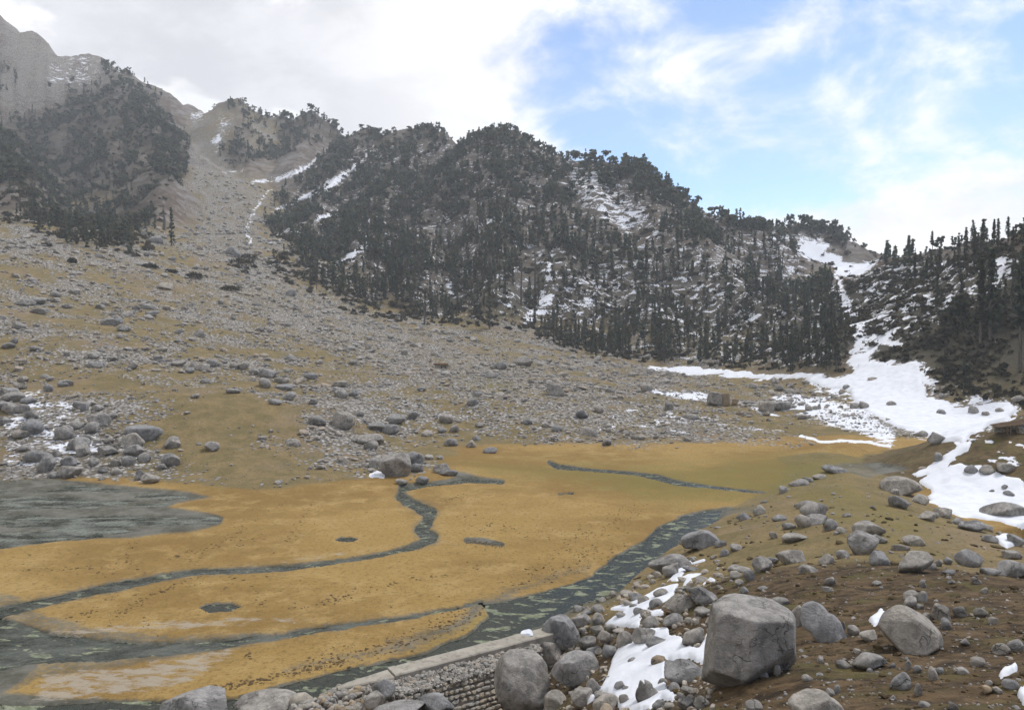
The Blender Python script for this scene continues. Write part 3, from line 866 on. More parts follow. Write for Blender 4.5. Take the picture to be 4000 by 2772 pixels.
def snow_material():
    m, g = new_mat('snow')
    geo = g.n('ShaderNodeNewGeometry')
    n = g.noise(geo.outputs['Position'], 0.7, 5, 0.55)
    n2 = g.noise(geo.outputs['Position'], 6.0, 3, 0.6)
    col = g.mix(g.ramp(n, 0.35, 0.75), (0.68, 0.695, 0.73), (0.56, 0.58, 0.62))
    col = g.mix(g.math('MULTIPLY', g.ramp(n2, 0.66, 0.78), 0.35), col, (0.50, 0.47, 0.43))
    b = finish(g, col, 0.7, g.math('ADD', n, g.math('MULTIPLY', n2, 0.15)), 0.35, 0.25, 0.3)
    return m


M_SNOW = snow_material()


def water_material():
    m, g = new_mat('stream_water')
    geo = g.n('ShaderNodeNewGeometry')
    p = geo.outputs['Position']
    at = g.n('ShaderNodeAttribute', _attribute_name='algae')
    al = at.outputs['Fac']
    n = g.noise(g.mapping(p, (1.0, 1.9, 1.0), (0, 0, 0), (0, 0, 0.5)), 0.55, 6, 0.62, 0.7)
    n2 = g.noise(p, 2.6, 4, 0.65, 0.4)
    bed = g.mix(g.ramp(n2, 0.35, 0.65), (0.014, 0.018, 0.012), (0.040, 0.043, 0.032))
    silt = g.noise(g.mapping(p, (0.34, 0.8, 1.0)), 0.7, 6, 0.66, 0.4)
    bed = g.mix(g.math('MULTIPLY', g.math('MULTIPLY', g.ramp(silt, 0.38, 0.64), g.ramp(al, 0.5, 0.1)), 0.62), bed, (0.26, 0.275, 0.235))
    am = g.ramp(g.math('ADD', n, g.math('MULTIPLY', al, 0.055)), 0.60, 0.635)
    am = g.math('MULTIPLY', am, g.ramp(al, 0.05, 0.3))
    alg = g.mix(g.ramp(n2, 0.4, 0.65), (0.13, 0.145, 0.090), (0.25, 0.265, 0.19))
    col = g.mix(am, bed, alg)
    rough = g.math('MULTIPLY_ADD', am, 0.6, g.math('MULTIPLY_ADD', g.ramp(n2, 0.4, 0.7), 0.22, 0.16))
    b = finish(g, col, rough, g.noise(p, 4.0, 3, 0.6), 0.10, 0.05, 0.5)
    b.inputs['IOR'].default_value = 1.16
    return m


M_WATER = water_material()

# ------------------------------------------------------------------ ground sheets
idx = np.arange(NR * NT_).reshape(NR, NT_)
quads = np.stack([idx[:-1, :-1], idx[:-1, 1:], idx[1:, 1:], idx[1:, :-1]], -1)
wrap = np.stack([idx[:-1, -1], idx[:-1, 0], idx[1:, 0], idx[1:, -1]], -1)[:, None, :]
allV = np.stack([GX, GY, GZ], -1).reshape(-1, 3)
kn_earth = G_K * np.clip(sstep(62, 34, _rf) * 1.15 + 0.25 - 0.15, 0, 1)
kn_earth = mx(kn_earth, 0.55 * G_B)
one = np.ones(GX.shape)
CA = np.stack([np.clip(G_F + G_K * 0.75 + G_B, 0, 1), STONY, WET, one], -1).reshape(-1, 4)
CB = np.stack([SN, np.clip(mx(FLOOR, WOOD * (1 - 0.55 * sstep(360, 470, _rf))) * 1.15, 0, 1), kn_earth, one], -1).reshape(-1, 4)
CC = np.stack([PALE, GREEN, mx(G_M, 0.0), one], -1).reshape(-1, 4)
reg = np.full(GX.shape, 0)                    # 0 meadow, 1 scree slope, 2 mountainside, 3 moraine
reg[G_F > 0.5] = 1
reg[G_M > 0.5] = 2
reg[(G_K > 0.5) | (G_B > 0.5)] = 3
reg[_rf > 1100] = 2
reg[(GY < 20) & (_rf > 160)] = 2
qreg = reg[:-1, :-1]


def sub_mesh(name, Q, V=None, attrs=None, smooth=True):
    used, inv = np.unique(Q.ravel(), return_inverse=True)
    a = {k: (t, arr[used]) for k, (t, arr) in (attrs or {}).items()}
    return mesh_np(name, (allV if V is None else V)[used], inv.reshape(Q.shape), smooth, a)


gat = {'cover_a': ('FLOAT_COLOR', CA), 'cover_b': ('FLOAT_COLOR', CB), 'cover_c': ('FLOAT_COLOR', CC)}
for k, nm in enumerate(['meadow', 'scree_slope', 'mountainside', 'moraine']):
    Q = quads[qreg == k]
    if k == 2:
        Q = np.concatenate([Q, wrap.reshape(-1, 4)])
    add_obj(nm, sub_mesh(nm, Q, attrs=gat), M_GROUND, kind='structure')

# water: level sheet lying in the cut channels
for nm, wm, alg in [('stream', mx(W_A, mx(W_D, W_E)), 0.34), ('stream', W_B, 0.32), ('stream', W_C, 1.0), ('pool', W_pool, 0.08), ('puddle', W_P, 0.6)]:
    sel = (wm > 0.22) & (G_K < 0.85) & (G_F < 0.9)
    qs = sel[:-1, :-1] | sel[1:, :-1] | sel[:-1, 1:] | sel[1:, 1:]
    V = allV.copy()
    V[:, 2] = MEADOW - 0.13
    at = np.full(len(V), alg)
    me = sub_mesh(nm, quads[qs], V, {'algae': ('FLOAT', at)})
    add_obj(nm, me, M_WATER, kind='structure')

# snow: banks with a thickness of their own, thinning out to a ragged edge
for nm, smk, th in [('snow_patch', fgS, 0.26), ('snow_bank', hollow, 0.5), ('snowfield', valley, 1.0)]:
    fine = fbm(GX, GY, 2.2 if nm == 'snow_patch' else 7.0, 4, 131)
    e = smk + (0.40 if nm == 'snow_bank' else 0.24) * fine
    e = e + (0.48 * fbm(GX, GY, 3.0, 4, 135) if nm == 'snowfield' else 0)
    zz = GZ + th * np.where(e > 0.5, np.minimum(0.75 * np.sqrt(np.maximum(e - 0.5, 0)), 0.5), (e - 0.5) * 4.0).clip(-0.9, 0.6) + 0.03 * fine + (0.10 * fbm(GX, GY * 1.6, 2.4, 3, 137) * np.clip((e - 0.5) * 3, 0, 1))
    sel = e > 0.47
    qs = sel[:-1, :-1] | sel[1:, :-1] | sel[:-1, 1:] | sel[1:, 1:]
    V = allV.copy()
    V[:, 2] = zz.ravel()
    add_obj(nm, sub_mesh(nm, quads[qs], V), M_SNOW, kind='structure')
# ------------------------------------------------------------------ stone
def rock_material(name, lo, hi, lichen, tan=0.0):
    m, g = new_mat(name)
    tc = g.n('ShaderNodeTexCoord')
    geo = g.n('ShaderNodeNewGeometry')
    oi = g.n('ShaderNodeObjectInfo')
    p = geo.outputs['Position']
    n0 = g.noise(p, 0.55, 4, 0.6, 0.3)
    n1 = g.noise(p, 2.2, 5, 0.65, 0.4)
    n2 = g.noise(p, 14.0, 3, 0.7)
    st = g.noise(g.mapping(p, (3.2, 3.2, 0.5)), 1.0, 4, 0.6, 0.4)
    col = g.mix(g.ramp(n1, 0.3, 0.7), lo, hi)
    col = g.mix(g.math('MULTIPLY', g.ramp(st, 0.48, 0.68), 0.35), col, tuple(v * 0.62 for v in lo))
    col = g.mix(g.math('MULTIPLY', g.ramp(n0, 0.52, 0.66), lichen), col, tuple(v * 0.5 for v in lo))
    col = g.mix(g.math('MULTIPLY', g.ramp(n2, 0.60, 0.72), 0.55), col, tuple(min(1, v * 1.45) for v in hi))
    col = g.mix(g.math('MULTIPLY', g.ramp(n2, 0.42, 0.30), 0.5), col, tuple(v * 0.6 for v in lo))
    tint = g.mix(oi.outputs['Random'], (0.84, 0.86, 0.90), (1.10, 1.04, 0.95))
    mul = g.n('ShaderNodeMix', _data_type='RGBA', _blend_type='MULTIPLY')
    mul.inputs[0].default_value = 1.0
    g.set(mul, 6, col)
    g.set(mul, 7, tint)
    col = mul.outputs[2]
    if tan:
        at = g.n('ShaderNodeAttribute', _attribute_name='tint')
        col = g.mix(g.math('MULTIPLY', g.ramp(at.outputs['Fac'], 0.55, 1.0), tan), col, (0.34, 0.245, 0.15))
        col = g.mix(g.math('MULTIPLY', g.ramp(at.outputs['Fac'], 0.45, 0.0), 0.55), col, (0.10, 0.097, 0.09))
    h = g.math('ADD', g.math('MULTIPLY', n1, 1.4), g.math('MULTIPLY', n2, 0.45))
    vr = g.n('ShaderNodeTexVoronoi', _feature='DISTANCE_TO_EDGE', Scale=0.8)
    nt = g.n('ShaderNodeTexNoise', Scale=1.3, Detail=4.0)
    g.set(nt, 'Vector', p)
    vadd = g.n('ShaderNodeVectorMath', _operation='MULTIPLY_ADD')
    g.set(vadd, 0, nt.outputs['Color'])
    vadd.inputs[1].default_value = (1.6, 1.6, 1.6)
    g.set(vadd, 2, p)
    g.set(vr, 'Vector', vadd.outputs[0])
    crack = g.math('MULTIPLY', g.ramp(vr.outputs['Distance'], 0.022, 0.004), g.ramp(n0, 0.45, 0.6))
    col = g.mix(g.math('MULTIPLY', crack, 0.7), col, (0.05, 0.047, 0.042))
    h = g.math('SUBTRACT', h, g.math('MULTIPLY', crack, 0.6))
    finish(g, col, 0.92, h, 0.8, 0.10, 0.2)
    return m


M_ROCK = rock_material('granite', (0.185, 0.18, 0.168), (0.36, 0.345, 0.325), 0.7)
M_PALE = rock_material('pale_granite', (0.25, 0.235, 0.21), (0.37, 0.35, 0.315), 0.25)
M_TAN = rock_material('tan_cobble', (0.23, 0.18, 0.125), (0.36, 0.29, 0.20), 0.2)
M_SCREE = rock_material('scree_stone', (0.24, 0.224, 0.202), (0.42, 0.395, 0.358), 0.15, 0.4)
M_MASON = rock_material('masonry_stone', (0.30, 0.275, 0.235), (0.52, 0.485, 0.42), 0.15, 0.4)

_ico = {}


def ico(n):
    if n not in _ico:
        bm = bmesh.new()
        bmesh.ops.create_icosphere(bm, subdivisions=n, radius=1.0)
        bm.verts.ensure_lookup_table()
        V = np.array([v.co[:] for v in bm.verts])
        Fc = np.array([[v.index for v in f.verts] for f in bm.faces])
        bm.free()
        V /= np.linalg.norm(V, axis=1)[:, None]
        _ico[n] = (V, Fc)
    return _ico[n]


def sines(V, rng, freq, n=7):
    out = np.zeros(len(V))
    for i in range(n):
        k = rng.normal(size=3)
        k *= freq * rng.uniform(0.6, 1.5) / np.linalg.norm(k)
        out += np.sin(V @ k + rng.uniform(0, 6.28))
    return out / n


def rock_shape(rng, sub, angular=0.6, planes=None):
    """unit boulder: rounded polytope with relief"""
    V, Fc = ico(sub)
    k = rng.randint(7, 12)
    N = rng.normal(size=(k, 3))
    N /= np.linalg.norm(N, axis=1)[:, None]
    h = rng.uniform(0.50, 0.88, k)
    if planes:
        N = np.vstack([N, np.array([p[:3] for p in planes], float)])
        h = np.append(h, [p[3] for p in planes])
        N /= np.linalg.norm(N, axis=1)[:, None]
    pw = 10 + 40 * angular
    dots = np.maximum(V @ N.T, 0) / h
    r = ((dots ** pw).sum(1) + 0.98 ** pw) ** (-1 / pw)
    r = r * (1 + 0.035 * sines(V, rng, 3.2) + 0.024 * sines(V, rng, 8.0) + (0.016 * sines(V, rng, 19.0) if sub > 3 else 0))
    W = V * r[:, None]
    W -= 0.5 * (W.max(0) + W.min(0))
    return W / (0.5 * (W.max(0) - W.min(0))), Fc        # fits the box [-1, 1]


def block_shape(rng, sub, planes, pw=30):
    """boulder bounded by given broken faces (nx, ny, nz, distance)"""
    V, Fc = ico(sub)
    N = np.array([q[:3] for q in planes], float)
    N /= np.linalg.norm(N, axis=1)[:, None]
    h = np.array([q[3] for q in planes])
    r = ((np.maximum(V @ N.T, 0) / h) ** pw).sum(1) ** (-1 / pw)
    r *= 1 + 0.020 * sines(V, rng, 3.5) + 0.014 * sines(V, rng, 8.0) + 0.010 * sines(V, rng, 18.0) + 0.005 * sines(V, rng, 40.0)
    W = V * r[:, None]
    W -= 0.5 * (W.max(0) + W.min(0))
    return W / (0.5 * (W.max(0) - W.min(0))), Fc


BLOCKS = {
    'giant': ([(0.05, -0.20, 1, .74), (-.30, -.12, 1, .88), (0.35, -.1, 1, .93), (-.45, -1, .12, .80), (.35, -1, .05, .78), (1, -.25, .02, .92), (-1, -.1, .12, .90), (.62, -.55, -.72, .70), (-.35, -.5, -.9, .98), (.1, .2, -1, 1.0), (0, 1, .2, .85), (.8, .7, .1, .95), (-.8, .7, .1, .95), (.8, -.2, .75, 1.06), (-.75, -.3, .75, 1.04)], 46),
}


def outline_shape(rng, sub, outl, depth, scale):
    """boulder whose front view follows a measured outline (in metres about its centre), with real depth"""
    V, Fc = ico(sub)
    o = np.array(outl, float) * scale
    ang = np.arctan2(V[:, 2], V[:, 0])
    oa = np.arctan2(o[:, 1], o[:, 0])
    orr = np.hypot(o[:, 0], o[:, 1])
    od = np.argsort(oa)
    oa, orr = oa[od], orr[od]
    aa = np.linspace(-np.pi, np.pi, 721)
    rad = np.interp(aa, np.concatenate([oa - 2 * np.pi, oa, oa + 2 * np.pi]), np.tile(orr, 3))
    ker = np.hanning(17)
    ker /= ker.sum()
    rad = np.convolve(np.concatenate([rad[-60:], rad, rad[:60]]), ker, 'same')[60:-60]
    R = np.interp(ang, aa, rad)
    fl = np.hypot(V[:, 0], V[:, 2])                      # 1 on the outline, 0 at front and back
    k = rng.randint(7, 11)
    N = rng.normal(size=(k, 3))
    N /= np.linalg.norm(N, axis=1)[:, None]
    N[:, 1] *= 1.6
    N /= np.linalg.norm(N, axis=1)[:, None]
    pr = np.clip(fl, 0, 1) ** 0.38
    W = np.stack([np.cos(ang) * R * pr, V[:, 1] * depth * np.abs(V[:, 1]) ** -0.25 if False else np.sign(V[:, 1]) * np.abs(V[:, 1]) ** 0.75 * depth, np.sin(ang) * R * pr], 1)
    s = R.mean()
    facet = (np.maximum(V @ N.T, 0) ** 6).max(1)
    W *= (1 - 0.16 * facet + 0.035 * sines(V, rng, 4.0) + 0.022 * sines(V, rng, 9.0) + 0.012 * sines(V, rng, 22.0))[:, None]
    for j in range(7):                                   # broken faces
        nrm = np.array([rng.normal(), -abs(rng.normal()) * 1.2 if j < 5 else rng.normal(), abs(rng.normal()) * 0.9 if j < 5 else rng.normal()])
        nrm /= np.linalg.norm(nrm)
        pr_ = W @ nrm
        cut = pr_.max() * rng.uniform(0.66, 0.82)
        W -= nrm[None] * (np.maximum(pr_ - cut, 0) * 0.86)[:, None]
    W *= (1 + 0.012 * sines(V, rng, 14.0) + 0.010 * sines(V, rng, 30.0))[:, None]
    W[:, 0] *= (o[:, 0].max() - o[:, 0].min()) / (W[:, 0].max() - W[:, 0].min())
    W[:, 2] *= (o[:, 1].max() - o[:, 1].min()) / (W[:, 2].max() - W[:, 2].min())
    return W, Fc


# every listed stone: photo-zoom centre and size, kind label; grouped by the zoom they were measured in
def conv(lst, x0, y0, s):
    return [(x0 + a[0] * s, y0 + a[1] * s, a[2] * s, a[3] * s) + tuple(a[4:]) for a in lst]


G_KNOLL = 'grey granite boulders scattered over the moraine'
L_KS = 'small grey granite boulder half sunk in the brown earth of the moraine'
L_KM = 'mid-sized rounded granite boulder on the mossy crown of the moraine'
L_SN = 'rounded grey granite boulder in the jumble around the snow patch on the moraine'
L_RI = 'grey granite boulder along the moraine edge facing the snow-filled hollow'
OUT = {}
A_ = [
    (545, 1180, 560, 580, 'huge flat-topped grey granite block with a small snow smear, overhanging at its foot', 'giant'),
    (1020, 1065, 290, 300, 'leaning wedge-shaped granite slab next to the huge flat-topped block', 'slab'),
    (840, 1010, 85, 150, 'narrow upright boulder squeezed between the huge block and the leaning slab'),
    (1570, 1090, 390, 310, 'large dark-stained granite boulder with a snow scrap at its left shoulder', 'bigr'),
    (740, 902, 110, 60, 'low boulder peeping out behind the huge flat-topped block'),
    (1260, 540, 188, 140, 'smooth egg-shaped pale granite boulder with a cube-shaped stone at its foot'),
    (1378, 633, 128, 95, 'squarish granite cube beside the smooth egg-shaped boulder'),
    (1590, 660, 200, 140, 'angular broad granite boulder with a sharp top edge on the moraine crown'),
    (1295, 435, 185, 95, 'long pitted granite slab lying behind the egg-shaped boulder'),
    (950, 335, 190, 120, 'big smooth dome-shaped boulder topping the cluster on the moraine'), (900, 285, 140, 60, 'flat-topped boulder right behind the smooth dome-shaped boulder'),
    (975, 380, 140, 75, L_KM), (880, 392, 92, 85, L_KM), (1055, 412, 105, 75, L_KM), (825, 490, 162, 62, 'long flat loaf-shaped stone lying below the dome-shaped boulder'),
    (240, 510, 245, 135, 'broad granite boulder overhanging the stream bank on the moraine flank', 'bank'),
    (805, 625, 168, 92, L_KM), (620, 670, 122, 92, L_KM), (690, 638, 72, 46, L_KS), (532, 740, 72, 82, L_KS), (1030, 635, 97, 72, L_KS), (915, 700, 120, 62, L_KS),
    (470, 695, 140, 60, L_KS), (448, 732, 75, 48, L_KS), (1132, 603, 82, 60, L_KS), (790, 418, 86, 44, L_KS), (690, 480, 52, 48, L_KS), (1055, 770, 60, 55, L_KS), (1038, 823, 66, 38, L_KS), (503, 833, 56, 50, L_KS), (470, 783, 60, 44, L_KS),
    (350, 532, 75, 45, L_KS), (380, 590, 60, 45, L_KS), (455, 555, 80, 40, L_KS), (600, 322, 80, 66, L_RI), (500, 360, 95, 55, L_RI), (730, 370, 95, 44, L_KS), (1165, 350, 56, 26, L_KS), (1130, 445, 70, 40, L_KS),
    (1495, 160, 240, 112, 'large smooth boulder with a snow scrap guarding the snow-filled hollow'), (1495, 268, 122, 80, L_RI), (1625, 248, 115, 62, L_RI), (1670, 355, 110, 62, L_RI), (1790, 338, 105, 70, L_RI), (1470, 200, 70, 40, L_RI),
    (1965, 420, 160, 80, L_RI), (1870, 390, 80, 46, L_RI), (1720, 350, 60, 40, L_RI), (2080, 500, 90, 50, L_RI), (2220, 600, 120, 60, L_RI), (2060, 430, 80, 50, L_RI), (2240, 510, 110, 80, L_RI),
    (1935, 630, 172, 115, 'stack of two grey boulders near the right flank of the moraine'), (2210, 700, 195, 112, 'long dark granite boulder on the right flank of the moraine'), (2080, 715, 122, 56, L_KM),
    (2170, 318, 255, 105, 'dark oval boulder carrying a cap of snow in the snow-filled hollow'),
    (1595, 512, 132, 62, L_KM), (1508, 552, 112, 46, L_KM), (1375, 505, 92, 52, L_KM), (1575, 870, 96, 60, L_KS), (1560, 915, 82, 82, L_KS), (1650, 875, 62, 72, L_KS), (1760, 975, 130, 110, 'lumpy twin-headed stone sunk in brown earth near the dark-stained boulder'),
    (1800, 1050, 60, 80, L_KS), (1885, 970, 82, 76, L_KS), (1200, 1090, 76, 66, L_KS), (1300, 1122, 112, 70, L_KS), (1310, 1290, 205, 110, 'jagged low stone below the dark-stained boulder'), (1138, 1308, 92, 52, L_KS),
    (1503, 1418, 126, 122, 'pointed triangular granite stone below the dark-stained boulder'), (960, 1560, 340, 180, 'large sloping boulder in the brown earth below the huge block', 'front'),
    (565, 1585, 110, 90, L_KS), (2150, 1212, 100, 72, L_KS), (2240, 1190, 100, 80, L_KS), (2000, 1290, 92, 72, L_KS), (1895, 1345, 92, 48, L_KS), (1920, 1160, 62, 46, L_KS), (2100, 1027, 66, 56, L_KS),
    (2020, 975, 82, 72, L_KS), (1710, 1368, 62, 92, L_KS), (2060, 1470, 70, 56, 'tan-yellow cobble lying in the brown earth of the moraine', None, 'tan'), (2072, 1425, 46, 40, L_KS), (2125, 1470, 66, 50, L_KS), (910, 1395, 72, 46, L_KS), (1990, 770, 62, 52, L_KS), (1815, 714, 82, 40, L_KS),
    (1705, 682, 66, 52, L_KS), (1750, 655, 52, 46, L_KS), (1812, 640, 62, 46, L_KS), (715, 1345, 45, 66, L_KS), (995, 1275, 40, 46, L_KS), (1553, 1315, 42, 72, L_KS), (1615, 1335, 50, 50, L_KS), (1620, 1470, 52, 80, L_KS), (1650, 790, 50, 46, L_KS),
    (1355, 785, 62, 30, L_KS), (620, 815, 60, 28, L_KS), (1455, 1518, 40, 36, L_KS), (2210, 1430, 90, 60, L_KS), (1100, 1470, 36, 66, L_KS), (1840, 1575, 60, 60, L_KS), (1660, 1560, 80, 40, L_KS), (1670, 1000, 56, 50, L_KS), (1630, 935, 50, 36, L_KS), (1140, 1060, 36, 60, L_KS), (1055, 1485, 60, 50, L_KS), (2040, 832, 46, 40, L_KS), (1310, 1345, 40, 30, L_KS), (1760, 1345, 46, 40, L_KS), (1225, 1220, 40, 34, L_KS), (1455, 1310, 44, 36, L_KS),
]
C_ = [
    (360, 700, 290, 250, 'big blunt granite boulder standing at the end of the concrete dam coping', 'damend'),
    (520, 985, 390, 255, 'broad dark mossy boulder sunk in the gap below the dam end', 'dark'),
    (280, 872, 195, 180, 'round boulder with a dark hole beside the scrap of snow on the dam'),
    (70, 1062, 420, 460, 'very large smooth boulder closing the end of the stone masonry', 'smooth'),
    (1330, 1010, 368, 200, 'flat-sided granite slab with snow banked against it, next to the huge block', 'snowslab'),
    (1430, 445, 235, 140, 'sharp wedge of granite tilted above the snow patch', 'wedge'), (1255, 510, 232, 155, 'heavy rounded boulder under the tilted granite wedge', 'under'),
    (1440, 552, 136, 82, L_SN), (1210, 620, 152, 110, L_SN), (1360, 742, 172, 142, 'dark rounded boulder in the earth gap beside the huge flat-topped block'), (1050, 630, 152, 90, L_SN), (1090, 792, 192, 92, L_SN), (990, 742, 172, 122, L_SN), (710, 757, 146, 112, L_SN),
    (565, 785, 132, 82, L_SN), (845, 762, 122, 112, L_SN), (520, 622, 142, 84, L_SN), (645, 622, 102, 102, L_SN), (615, 847, 112, 78, L_SN), (735, 852, 112, 78, L_SN),
    (1020, 1158, 182, 185, 'horned boulder standing up out of the snow patch', 'horn'), (805, 1107, 74, 68, L_SN), (840, 1217, 74, 92, L_SN), (905, 925, 72, 48, L_SN), (1100, 927, 112, 84, 'tan boulder embedded in the snow patch', None, 'tan'), (615, 1120, 112, 112, L_SN),
    (520, 1207, 152, 124, L_SN), (705, 1250, 195, 130, L_SN), (1105, 1252, 102, 72, L_SN), (690, 1177, 142, 52, L_SN), (1210, 1122, 92, 72, L_SN), (1330, 1142, 132, 62, L_SN), (1300, 1257, 124, 92, L_SN), (1420, 1240, 112, 100, L_SN),
    (1115, 417, 112, 72, L_SN), (820, 582, 82, 46, L_SN), (955, 556, 92, 62, L_SN), (1005, 572, 82, 62, L_SN), (1080, 492, 102, 72, L_SN), (910, 516, 62, 40, L_SN), (1175, 200, 300, 145, 'flat weathered boulder above the head of the snow patch'), (1190, 250, 122, 112, L_SN),
    (1415, 312, 112, 52, L_SN), (500, 535, 96, 52, L_SN), (640, 532, 102, 62, L_SN), (560, 562, 92, 36, L_SN), (665, 466, 82, 40, L_SN), (860, 406, 92, 36, L_SN), (330, 1235, 175, 160, L_SN), (50, 1275, 170, 80, 'low boulder wedged beneath the very large smooth boulder'),
    (920, 440, 100, 62, L_SN), (985, 465, 90, 60, L_SN), (870, 490, 80, 48, L_SN), (530, 705, 56, 56, L_SN), (900, 752, 24, 26, L_SN), (735, 1048, 40, 30, L_SN), (850, 1125, 50, 40, L_SN), (1260, 385, 70, 40, L_SN), (1310, 390, 60, 40, L_SN), (1350, 160, 50, 40, L_SN), (1345, 235, 140, 50, L_SN), (1340, 1200, 56, 50, L_SN), (1270, 1190, 60, 46, L_SN), (1470, 900, 56, 50, L_SN), (1130, 1080, 70, 50, L_SN), (820, 690, 130, 40, L_SN), (915, 1256, 40, 34, L_SN), (1180, 1265, 90, 60, L_SN), (640, 690, 110, 62, L_SN), (740, 680, 100, 72, L_SN), (1330, 620, 70, 46, L_SN), (1890, 1035, 70, 46, L_SN), (1985, 1000, 52, 80, L_SN),
]
B_ = [
    (955, 545, 175, 125, 'blunt grey boulder leaning on the broken end of the dam coping'), (890, 645, 155, 105, 'rounded boulder below the broken end of the dam coping'),
    (1345, 690, 275, 130, 'smooth domed boulder in front of the masonry face'), (1040, 715, 400, 110, 'long low boulder in front of the masonry face'),
    (340, 660, 180, 130, 'tan-grey boulder at the tip of the cobble heap', None, 'pale'), (560, 705, 270, 60, 'long pale boulder along the foot of the cobble heap', None, 'pale'), (1000, 650, 60, 80, 'small upright stone between the masonry and the cobble heap', None, 'pale'),
]
E_ = [(1255, 1560, 400, 190, 'large dark-sided boulder with a smooth rounded top by the muddy bank'), (1700, 1560, 390, 165, 'large boulder with a bright top facet and a shaded front by the muddy bank')]
G_MID = 'grey boulders standing at the edge of the ochre meadow'
M_ = [
    (410, 1022, 205, 155, 'massive cracked boulder with snow at its foot where the stream leaves the scree'), (510, 978, 150, 95, 'boulder leaning on the massive cracked boulder by the stream'), (700, 1038, 105, 62, 'isolated flat boulder pair at the meadow edge near the stream head'), (575, 1108, 82, 52, 'pale angular boulder standing in the wet meadow edge'),
    (290, 1003, 112, 72, 'low boulder tucked behind the massive cracked boulder'), (745, 1062, 122, 42, 'low flat boulder at the meadow edge beside the isolated pair'), (440, 1122, 82, 40, 'small flat boulder at the foot of the massive cracked boulder'), (540, 1035, 80, 60, 'boulder on the right shoulder of the massive cracked boulder'),
    (1010, 920, 92, 42, 'lone boulder at the rim where the meadow meets the stones'),
]
L_M2 = 'big granite boulder lying in the scree above the ochre meadow'
M2_ = [
    (70, 725, 135, 95, L_M2), (370, 785, 112, 66, L_M2), (280, 767, 112, 54, L_M2), (400, 717, 122, 60, L_M2), (240, 850, 172, 72, L_M2), (730, 717, 92, 58, L_M2), (1430, 537, 112, 76, L_M2), (1225, 347, 122, 58, L_M2), (1085, 378, 72, 48, L_M2), (515, 695, 72, 50, L_M2),
    (2015, 522, 82, 48, L_M2), (2160, 637, 56, 66, L_M2), (250, 890, 90, 60, L_M2), (780, 780, 62, 46, L_M2), (1600, 690, 80, 60, L_M2), (1710, 655, 60, 50, L_M2), (900, 610, 72, 46, L_M2), (1440, 780, 70, 40, L_M2), (1640, 800, 110, 50, L_M2), (1760, 870, 60, 46, L_M2), (60, 560, 76, 50, L_M2), (140, 552, 66, 46, L_M2), (570, 525, 60, 30, L_M2), (930, 560, 66, 36, L_M2), (1020, 440, 70, 44, L_M2), (170, 230, 70, 30, L_M2), (230, 255, 42, 40, L_M2), (460, 290, 46, 40, L_M2),
    (760, 870, 90, 52, L_M2), (890, 880, 60, 50, L_M2), (700, 790, 60, 40, L_M2), (1250, 735, 66, 36, L_M2), (920, 840, 52, 36, L_M2),
]
G_PILE = 'boulders heaped in the pile by the pool'
L_PI = 'grey granite boulder in the heap above the silty pool'
P_ = [(a, b, c, d, L_PI) for a, b, c, d in [
    (200, 1262, 152, 92), (640, 1217, 132, 82), (590, 1272, 82, 82), (860, 1352, 152, 92), (510, 1372, 142, 82), (530, 1412, 102, 72), (420, 1302, 112, 92), (690, 1417, 132, 62), (860, 1417, 122, 72), (300, 1500, 112, 122), (230, 1452, 152, 82), (450, 1482, 102, 62), (820, 1482, 82, 62), (930, 1462, 82, 62), (450, 1552, 132, 82),
    (90, 1072, 132, 62), (60, 1037, 152, 52), (180, 1092, 92, 42), (75, 1142, 112, 72), (140, 1147, 82, 62), (120, 1002, 82, 52), (20, 1130, 70, 60), (520, 1130, 90, 60), (310, 1015, 60, 50), (410, 985, 70, 44), (150, 960, 70, 44), (490, 1245, 100, 50), (200, 1185, 90, 60), (630, 1140, 70, 40), (140, 1300, 120, 50), (20, 1220, 90, 50), (700, 1350, 70, 50), (780, 1360, 60, 60), (600, 1490, 60, 60), (660, 1540, 60, 40), (740, 1490, 66, 46), (360, 1430, 60, 50), (150, 1400, 80, 46), (560, 1330, 60, 40), (910, 1575, 72, 70), (970, 1595, 110, 66), (750, 1545, 80, 44), (350, 1570, 80, 40), (1040, 1520, 60, 40)]]
P_ += [(925, 1312, 212, 94, 'broad flat-topped boulder crowning the heap above the silty pool'), (1110, 1362, 102, 74, 'blocky two-tiered boulder standing clear on the turf beside the heap'), (1360, 1387, 102, 62, 'dome-shaped boulder alone on the olive turf, snow scrap at its foot'), (1095, 1477, 132, 84, 'large rounded boulder on the turf at the edge of the heap')]
L_FL = 'pale grey boulder among the stones high on the scree slope'
P2_ = [(a, b, c, d, L_FL) for a, b, c, d in [
    (1880, 1362, 92, 48), (1720, 922, 112, 62), (1700, 982, 82, 62), (1830, 1007, 112, 42), (1560, 872, 82, 58), (1300, 882, 92, 52), (610, 862, 112, 42), (430, 982, 82, 44), (1860, 1067, 92, 58), (1770, 1102, 92, 38), (2040, 1217, 112, 60), (2210, 1222, 134, 112), (1640, 910, 80, 46), (1250, 870, 60, 50), (1500, 870, 60, 46), (1370, 855, 66, 50), (1150, 855, 90, 40), (160, 465, 110, 40), (250, 455, 110, 40), (700, 590, 110, 46), (800, 630, 90, 42), (250, 520, 100, 36), (430, 487, 60, 24), (1280, 665, 70, 56), (1040, 765, 70, 30), (1020, 820, 80, 36), (980, 535, 90, 40), (60, 740, 80, 34), (600, 800, 80, 40), (90, 710, 50, 40), (360, 410, 70, 40), (940, 490, 60, 36), (1870, 405, 66, 50), (2190, 990, 100, 44), (2000, 935, 90, 40), (2270, 850, 60, 36), (1000, 60, 90, 50), (1500, 140, 90, 70), (430, 790, 40, 40), (1500, 1032, 90, 32), (640, 490, 60, 36), (2180, 1050, 70, 50), (1220, 900, 60, 40), (760, 580, 60, 40)]]
